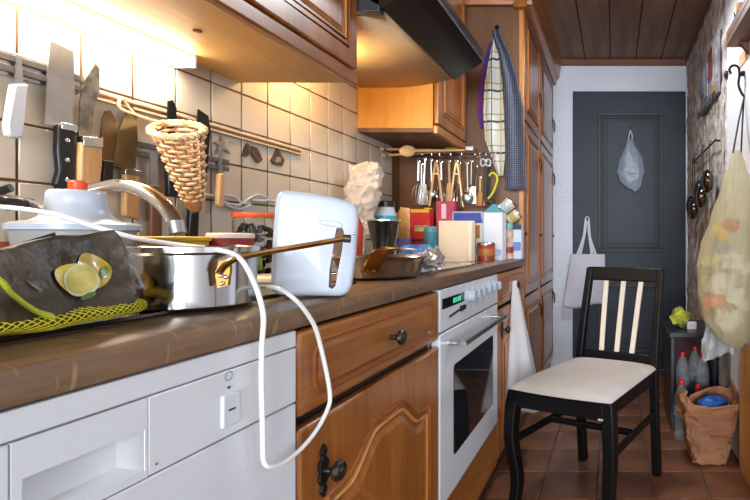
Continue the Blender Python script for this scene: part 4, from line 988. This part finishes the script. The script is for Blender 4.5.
def clear(a, b):
    n = len(ro)-1; f = b*n; i = min(int(f), n-1); f -= i
    l = ro[i][0]*(1-f)+ro[i+1][0]*f; r = ro[i][1]*(1-f)+ro[i+1][1]*f; v = ro[i][2]*(1-f)+ro[i+1][2]*f
    th = 2*PI*a; p = P((l+r)/2+(r-l)/2*math.cos(th), v, 3.555); p.y += .022*math.sin(th)*math.sin(PI*min(1,.15+b))
    p += nvec(p*26)*.008; p.y = min(p.y, 3.588); return p
MB().grid(clear, 28, 18, cu=True, cap=True).build('body', cb, t)
for u in (628.5, 632): MB().tube([P(u,141,3.555), P(u+.4,136,3.565), P(630.5,130,3.578)], .004, 6, flat=.4).build('bag_handle', M('clear_film2', (190,198,210), .3, alpha=.9), t)
o = MB().tube([(P(630.5,0,3.6).x, 3.592, P(0,129,3.6).z), (P(630.5,0,3.6).x, 3.57, P(0,130,3.6).z), (P(630.5,0,3.6).x, 3.565, P(0,127,3.6).z)], .004, 6).build('door_hook', iron); tag(o, 'tiny dark hook on the door above clear bag', 'hook')

# ================================================================ CHAIR
FLc = Vector((-.377, 1.71)); wd = Vector((.916, -.40)).normalized(); dd_ = Vector((.40, .916)).normalized()
SH = .460
def C(a, b, z): q = FLc+wd*a+dd_*b; return Vector((q.x, q.y, z))
cc = C(.2, .24, 0)
t = thing('dining_chair', 'black wooden chair with cream padded seat and pale back slats', 'chair', cc)
def cm(mb): return mb.map(lambda p: C(p.x, p.y, p.z))
def leg(path, w0, w1, name='leg'):
    path = [Vector(p) for p in path]; m = MB(); vs_ = []; fs = []
    n = len(path)
    for i, p in enumerate(path):
        f = i/(n-1); r = (w0*(1-f)+w1*f)/2
        vs_ += [(p.x-r,p.y-r,p.z),(p.x+r,p.y-r,p.z),(p.x+r,p.y+r,p.z),(p.x-r,p.y+r,p.z)]
    for i in range(n-1):
        for k in range(4): fs.append([i*4+k, i*4+(k+1) % 4, (i+1)*4+(k+1) % 4, (i+1)*4+k])
    fs += [[3,2,1,0], [(n-1)*4+k for k in range(4)]]
    m.add(vs_, fs); return cm(m).build(name, blackpaint, t, bevel=.005)
leg(bez([(.022,.022,SH-.012),(.010,.014,.37),(.008,.010,.27),(.024,.022,.12),(.010,.008,0)], 5), .048, .034)
fr = leg(bez([(.378,.022,SH-.012),(.386,.016,.37),(.390,.012,.25),(.382,.018,.12),(.390,.010,0)], 5), .046, .036)
cm(MB().box(.356,.372,-.010,-.004,.392,.397)).build('white_tape', white_pl, fr)  # small strip of white tape on the front right leg
SB = .46
for a0, a1 in ((.042, .072), (.385, .398)):
    leg(bez([(a0, SB+.035, 0), (a0, SB+.012, .22), (a0, SB, .42), (a0*.6+a1*.4, SB+.012, .60), (a1, SB+.05, .852)], 5), .036, .030)
rails = [((.03,.006),(.37,.006)), ((.03,.02),(.042,SB)), ((.37,.02),(.382,SB)), ((.05,SB),(.38,SB))]
for (p, q) in rails:
    p = Vector(p); q = Vector(q); dn = (q-p).normalized(); nn = Vector((-dn.y, dn.x))*.011
    cm(MB().prism([(p-nn)[:], (q-nn)[:], (q+nn)[:], (p+nn)[:]], 'z', SH-.072, SH-.006)).build('seat_rail', blackpaint, t, bevel=.004)
def seat(a, b):
    e = (1-abs(2*a-1)**6)*(1-abs(2*b-1)**6)
    w_ = .400-.025*b; x = .2+.012*b+(a-.5)*w_; y = -.006+.47*b-.012*math.sin(PI*a)*(1-b)
    return (x, y, SH-.010+.028*max(0, e)**.5+.010*math.sin(PI*a)*math.sin(PI*b))
m = MB().grid(seat, 30, 30); cm(m).build('seat_pad', M('seat_cloth', (206,202,200), .7, col2=(188,176,160), nscale=4), t)
sb = MB(); sb.prism([(.002,-.008),(.398,-.008),(.398,.464),(.028,.464)], 'z', SH-.024, SH-.0105); cm(sb).build('seat_edge', blackpaint, t, bevel=.004)
def bk(z): return SB+.004+.05*max(0,(z-.42)/.432)**1.2
cm(MB().prism([(bk(.80)-.012,.80),(bk(.80)+.012,.80),(bk(.855)+.012,.858),(bk(.855)-.012,.858)], 'x', .060, .412).map(lambda p: (p.x, p.y, p.z-.004*((p.x-.235)/.17)**2))).build('top_rail', blackpaint, t, bevel=.007)
cm(MB().prism([(SB+.0,.455),(SB+.02,.455),(SB+.02,.50),(SB+.0,.50)], 'x', .045, .385)).build('lower_back_rail', blackpaint, t, bevel=.004)
for a0, a1 in ((.142,.150),(.212,.232),(.280,.312)):
    pth = [(a0+(a1-a0)*k/8, bk(.47+.35*k/8), .47+.345*k/8) for k in range(9)]
    m = MB(); vs_ = []; fs = []
    for x, y, z in pth: vs_ += [(x-.011,y-.006,z),(x+.011,y-.006,z),(x+.011,y+.006,z),(x-.011,y+.006,z)]
    for i in range(8):
        for k in range(4): fs.append([i*4+k, i*4+(k+1) % 4, (i+1)*4+(k+1) % 4, (i+1)*4+k])
    fs += [[3,2,1,0],[32,33,34,35]]
    m.add(vs_, fs); lab(cm(m).build('back_slat', M('slat_cream', (226,216,200), .5), t, bevel=.003), 'cream painted upright slat')
for a0, a1 in ((.014,.042),(.386,.385)):
    cm(MB().tube([(a0,.02,.265),(a1,SB+.01,.265)], .011, 8, flat=1.4)).build('stretcher', blackpaint, t)
cm(MB().tube([(.027,.24,.265),(.373,.24,.265)], .010, 8, flat=1.3)).build('stretcher', blackpaint, t)

# ================================================================ RIGHT WALL
WX = RX-.022
# collage board
def rw(u, v, x=WX): y = x*F/(u-VU); return Vector((x, y, H+(VV-v)*y/F))
t = thing('notice_board', 'narrow board of pictures and keys on the mottled wall', 'board', (WX, 2.65, h(.72)))
bz0, bz1, by0, by1 = h(.74), h(1.06), 2.42, 2.92
MB().box(WX-.010, WX+.004, by0, by1, bz0, bz1).build('board', M('board_grey', (150,150,160), .6, col2=(110,108,116), nscale=8), t, bevel=.002)
for (a, b, c, d_, col) in ((2.44,2.54,.80,1.03,(196,190,186)),(2.56,2.66,.86,1.02,(150,44,40)),(2.68,2.78,.80,.98,(170,176,190)),(2.80,2.90,.84,1.04,(120,128,146)),(2.46,2.58,.745,.80,(190,150,60))):
    MB().box(WX-.014, WX-.008, a, b, h(c), h(d_)).build('picture', M('pic%d' % int(a*1000+col[0]), col, .4, col2=tuple(int(k*.6) for k in col), nscale=20), t, bevel=.001)
for k in range(6):
    y = by0+.06+.075*k; MB().tube([(WX-.012,y,bz0+.02),(WX-.028,y,bz0+.005),(WX-.030,y,bz0-.03)], .006, 6).build('key_hook', iron, t)
# ladles on the right wall
t = thing('hanging_rail', 'dark rail holding ladles on the right wall', 'rail', (WX, 2.62, h(.44)))
MB().tube([(WX-.02,2.42,h(.50)),(WX-.02,3.14,h(.50))], .005, 8).build('bar', iron, t)
for y in (2.44, 3.12): MB().tube([(WX+.006,y,h(.50)),(WX-.02,y,h(.50))], .005, 8).build('bracket', iron, t)
for i, (y, L, kind, txt) in enumerate(((2.50,.20,1,'steel ladle nearest the yellow sack on wall rail'),(2.62,.27,1,'second steel ladle from the yellow sack'),(2.75,.23,0,'black slotted spoon at the middle of wall rail'),(2.89,.32,1,'dark steel ladle fourth from the yellow sack'),(3.04,.29,0,'black turner nearest the dark door on wall rail'))):
    t = thing('wall_ladle', txt, 'ladle', (WX-.03, y, h(.47)-L), 'ladles on the right wall')
    x = WX-.034-.012*(i % 2); zt_ = h(.503)
    mt = M('dark_chrome', (120,116,108), .12, 1) if kind else black_pl
    MB().tube(bez([(x+.012,y,zt_+.004),(x+.004,y,zt_+.006),(x-.002,y,zt_-.01),(x,y,zt_-L+.03)], 4), .0045, 7, flat=.6).build('handle', mt, t)
    MB().ball((x-.012,y,zt_-L), .032, .060 if kind else .046, .060 if kind else .066, 16, 10).build('bowl', mt, t)
# shelf
t = thing('wall_shelf', 'small dark wooden shelf at top right', 'shelf', (.51, 2.0, h(.80)))
sx0 = .465
MB().box(sx0, RX, 1.60, 2.03, h(.805), h(.835)).build('shelf_board', dkwood, t, bevel=.003)
MB().box(sx0, sx0+.012, 1.60, 2.03, h(.835), h(.868)).build('front_lip', dkwood, t, bevel=.003)
MB().prism([(RX, h(.805)), (RX, h(.76)), (sx0+.04, h(.805))], 'y', 1.97, 1.99).build('bracket', dkwood, t)
t = thing('storage_jar', 'glass jar with beige lid on the top right shelf', 'jar', (.512, 1.98, h(.835)))
MB().lathe([(.026,0),(.028,.003),(.028,.09),(.025,.09),(.025,.006),(0,.005)], (.512,1.97,h(.835)), 20).build('jar', M('smoky_glass', (120,110,112), .1, trans=.6), t)
MB().lathe([(.029,.088),(.030,.11),(.028,.118),(0,.119)], (.512,1.97,h(.835)), 20).build('lid', beech, t)
o = MB().box(RX-.004, RX, 1.99, 2.12, h(.745), h(.80)).build('paper_note', M('beige_paper', (206,170,130), .8)); tag(o, 'beige paper note on the white wall under shelf', 'note')
o = MB().lathe([(.018,0),(.018,.010),(.012,.016),(0,.017)], (RX, 2.345, h(.80)), 16, 'x'); o.map(lambda p: (2*RX-p.x, p.y, p.z)); o = o.build('wall_button', black_pl); tag(o, 'round black switch button on the right wall', 'switch')
# hook and yellow sack
HXP = P(734, 68, 2.05); HXP.x = .505
t = thing('iron_hook', 'black wrought iron S hook holding the yellow sack', 'hook', (.52, 2.08, h(.66)))
MB().tube(bez([P(731,74,2.04), P(729.5,69,2.04), P(733,65.5,2.04), P(738,67,2.04), P(739.5,74,2.04), P(738.5,84,2.04), P(741,92,2.04), P(744.5,97,2.04)], 5), [.008]+[.0055]*35, 8).build('hook_rod', iron, t)
MB().lathe([(.011,0),(.011,.012)], (RX-.014, 2.04, h(.70)), 10, 'x').build('wall_plug', iron, t)
MB().tube([(RX-.004,2.04,h(.70)), P(739.5,76,2.04)], .005, 7).build('wall_pin', iron, t)
SY = 1.93
t = thing('rubbish_sack', 'translucent yellow sack full of rubbish hanging at right', 'sack', P(728,345,SY))
apex = P(737, 152, SY); 
rs = [(734.5,741,150),(732,743,158),(725,749,180),(715,754,210),(706,757,240),(699,758,268),(697,757,292),(702,755,315),(713,750,334),(724,743,346)]
def rub(a, b):
    n = len(rs)-1; f = b*n; i = min(int(f), n-1); f -= i; s2 = f*f*(3-2*f)*.3+f*.7
    l = rs[i][0]*(1-s2)+rs[i+1][0]*s2; r = rs[i][1]*(1-s2)+rs[i+1][1]*s2; v = rs[i][2]*(1-f)+rs[i+1][2]*f
    th = 2*PI*a; R = (r-l)/2*SY/F; c = P((l+r)/2, v, SY)
    pl_ = 1+.10*math.sin(th*11+2*b)*(1-.7*b)+.14*noise.noise(Vector((math.cos(th)*1.6, math.sin(th)*1.6, b*5)))
    p = c+Vector((R*math.cos(th)*pl_, R*1.05*math.sin(th)*pl_, 0)); p.x = min(p.x, RX-.004); return p
sk_ = M('sack_film', (232,226,190), .22, alpha=.28, translucent=.4, bump=.5, bscale=16)
MB().grid(rub, 66, 40, cu=True, cap=True).crumple(.006, 22, 3).map(lambda p: (min(p.x, RX-.003), p.y, p.z)).build('sack_film', sk_, t)
rc = random.Random(5)
for i, (u, v, r, col) in enumerate(((722,285,.048,(226,224,216)),(708,262,.035,(206,196,140)),(735,262,.045,(226,228,230)),(712,300,.040,(214,84,50)),(728,318,.045,(222,220,210)),(738,296,.045,(232,232,232)),(716,236,.028,(226,176,50)),(733,225,.030,(196,70,80)),(722,246,.028,(120,150,190)),(704,285,.030,(206,190,120)))):
    p = P(u, v, SY+rc.uniform(-.04,.05)); p.x = min(p.x, RX-.012-r); r *= (1.12 if r > .036 else .85); p.y -= (.012 if r > .036 else -.03); p.x += (0 if u > 718 else .02)
    MB().ball(p, r, r*.9, r*.9, 18, 12).crumple(.026, 20, i).crumple(.010, 60, i+20).build('rubbish', M('rubbish%d' % i, col, .5), t, angle=12)
for u0 in (733, 741): MB().tube([P(744,97,2.03), P((u0+744)/2,122,2.0), P(u0,153,SY)], .0038, 6).build('black_cord', black_pl, t)
# clear film bag under the sack
m = MB().grid(lambda a, b: P(704+24*a+10*b*(a-.2), 318+44*b-10*a*b, 2.12+.03*math.sin(a*9+b*3)), 20, 16).crumple(.012, 20, 8)
o = m.map(lambda p: (min(p.x, RX-.006), p.y, p.z)).build('film_bag', M('white_film', (206,210,216), .25, alpha=.6, bump=.4, bscale=30), solid=.002); tag(o, 'thin clear film bag hanging below the yellow sack', 'bag')

# dark open shelf box with bottles
BX0, BX1, BY0, BY1 = .285, .52, 2.47, 2.86
t = thing('low_cabinet', 'low dark open cabinet beside the door holding bottles', 'cabinet', ((BX0+BX1)/2, 2.66, 0))
dkb = M('dark_blue_black', (34,36,44), .4, coat=.2); dkr = M('dark_red_inside', (70,34,30), .6)
MB().box(BX0-.01, BX1, BY0-.01, BY1, .475, .50).build('top', dkb, t, bevel=.004)
MB().box(BX0, BX0+.018, BY0, BY1, 0, .475).build('side', dkb, t, bevel=.002); MB().box(BX1-.018, BX1, BY0, BY1, 0, .475).build('side', dkb, t, bevel=.002)
MB().box(BX0+.018, BX1-.018, BY1-.015, BY1, 0, .475).build('back', dkr, t)
MB().box(BX0+.018, BX1-.018, BY0, BY1-.015, .09, .11).build('shelf', dkb, t)
m = MB().ball(P(681,322,2.6), .055, .05, .05, 20, 14).crumple(.02, 22, 9)
zmin = min(p.z for p in m.v); m.map(lambda p: (p.x, p.y, p.z-zmin+.5)); o = m.build('yellow_package', M('yellow_green_film', (206,200,50), .4, col2=(60,110,70), nscale=9)); tag(o, 'crumpled yellow green package on the low dark cabinet', 'package')
m = MB().box(.38,.43,2.55,2.58,.5,.54); o = m.build('white_packet', M('packet_pale', (216,216,222), .5), bevel=.004); tag(o, 'small white packet on the low dark cabinet', 'packet')
def pet(x, y, z, label, s=1, tiltd=0):
    c = Vector((x,y,z)); t = thing('water_bottle', label, 'bottle', c, 'empty clear bottles')
    pr_ = [(.03,0),(.036,.006),(.037,.03),(.034,.05),(.037,.07),(.034,.09),(.037,.11),(.037,.17),(.034,.20),(.024,.235),(.013,.255),(.012,.268)]
    MB().lathe([(r*s, q*s) for r, q in pr_], c, 18).build('body', petm, t)
    MB().lathe([(.0155*s,.258*s),(.0155*s,.278*s),(.013*s,.282*s),(0,.282*s)], c, 14).build('cap', M('cap_red', (196,36,40), .4), t)
    MB().lathe([(.0372*s,.115*s),(.0376*s,.118*s),(.0376*s,.148*s),(.0372*s,.15*s)], c, 18).build('label_band', M('bottle_label', (170,180,196), .4, alpha=.35), t)
pet(.352, 2.53, .11, 'clear bottle with red cap, left in the low cabinet')
pet(.428, 2.60, .11, 'clear bottle with red cap, rear middle in low cabinet', 1.05)
pet(.455, 2.52, .11, 'clear bottle with red cap, right in the low cabinet', .98)
pet(.326, 2.38, 0, 'clear bottle standing on floor left of paper bag', 1.02)
pet(.405, 2.36, 0, 'clear bottle standing on floor behind the paper bag', .95)
# paper bag
pbm = M('kraft_paper', (138,92,62), .7, col2=(160,112,78), nscale=7, bump=.5, bscale=22)
pcx, pcy = .415, 2.16
def pb(a, b):
    th = 2*PI*a; e = .32; cx = math.copysign(abs(math.cos(th))**e, math.cos(th)); cy = math.copysign(abs(math.sin(th))**e, math.sin(th))
    wx = .076+.056*b; wy = .066+.016*b
    z = .285*b
    if b > .9: z += .035*math.sin(th*2+.6)*(b-.9)/.1+.02*math.sin(th*5)*(b-.9)/.1
    p = Vector((pcx+wx*cx, pcy+wy*cy, z))
    return p+nvec(p*13)*.02*min(1, b*3)+nvec(p*34)*.008
m = MB().grid(pb, 56, 26, cu=True).crumple(.006, 40, 5)
n0 = 56; m.f.append(list(range(n0))[::-1]); m.map(lambda p: (min(p.x, RX-.006), p.y, max(p.z, .001)))
t = thing('paper_bag', 'crumpled brown paper bag standing on the tiled floor', 'bag', (pcx, pcy, 0))
m.build('bag_shell', pbm, t, solid=.002, angle=10)
m = MB().ball((pcx+.02, pcy, .245), .07, .05, .03, 16, 10).crumple(.012, 30, 2); m.map(lambda p: (min(p.x, RX-.03), p.y, p.z)); o = m.build('blue_package', M('blue_bag', (30,90,170), .35)); tag(o, 'blue wrapped package inside the brown paper bag', 'package')
# pine board and slat near the right edge
o = MB().box(.528, RX, 1.80, 2.06, 0, .545).build('pine_board', pine, bevel=.003); tag(o, 'upright pine board leaning on the right wall', 'board')
o = MB().box(.518, .533, 2.335, 2.375, 0, .56).build('wood_slat', M('slat_brown', (176,116,60), .5, col2=(150,96,46), nscale=10), bevel=.002); tag(o, 'thin brown wooden slat standing behind the paper bag', 'slat')
m = MB().tube([(.522,2.295,.0),(.522,2.295,.02),(.52,2.295,.30),(.522,2.295,.52),(.522,2.295,.56)], [.010,.018,.018,.016,.008], 10).crumple(.004, 30, 3); m.map(lambda p: (min(p.x, RX-.002), p.y, max(0, p.z)))
o = m.build('folded_umbrella', M('stripe_cloth', (70,56,50), .8, col2=(140,124,112), nscale=30, stretch=(1,1,.1))); tag(o, 'grey brown rolled cloth standing beside pine board', 'cloth roll')
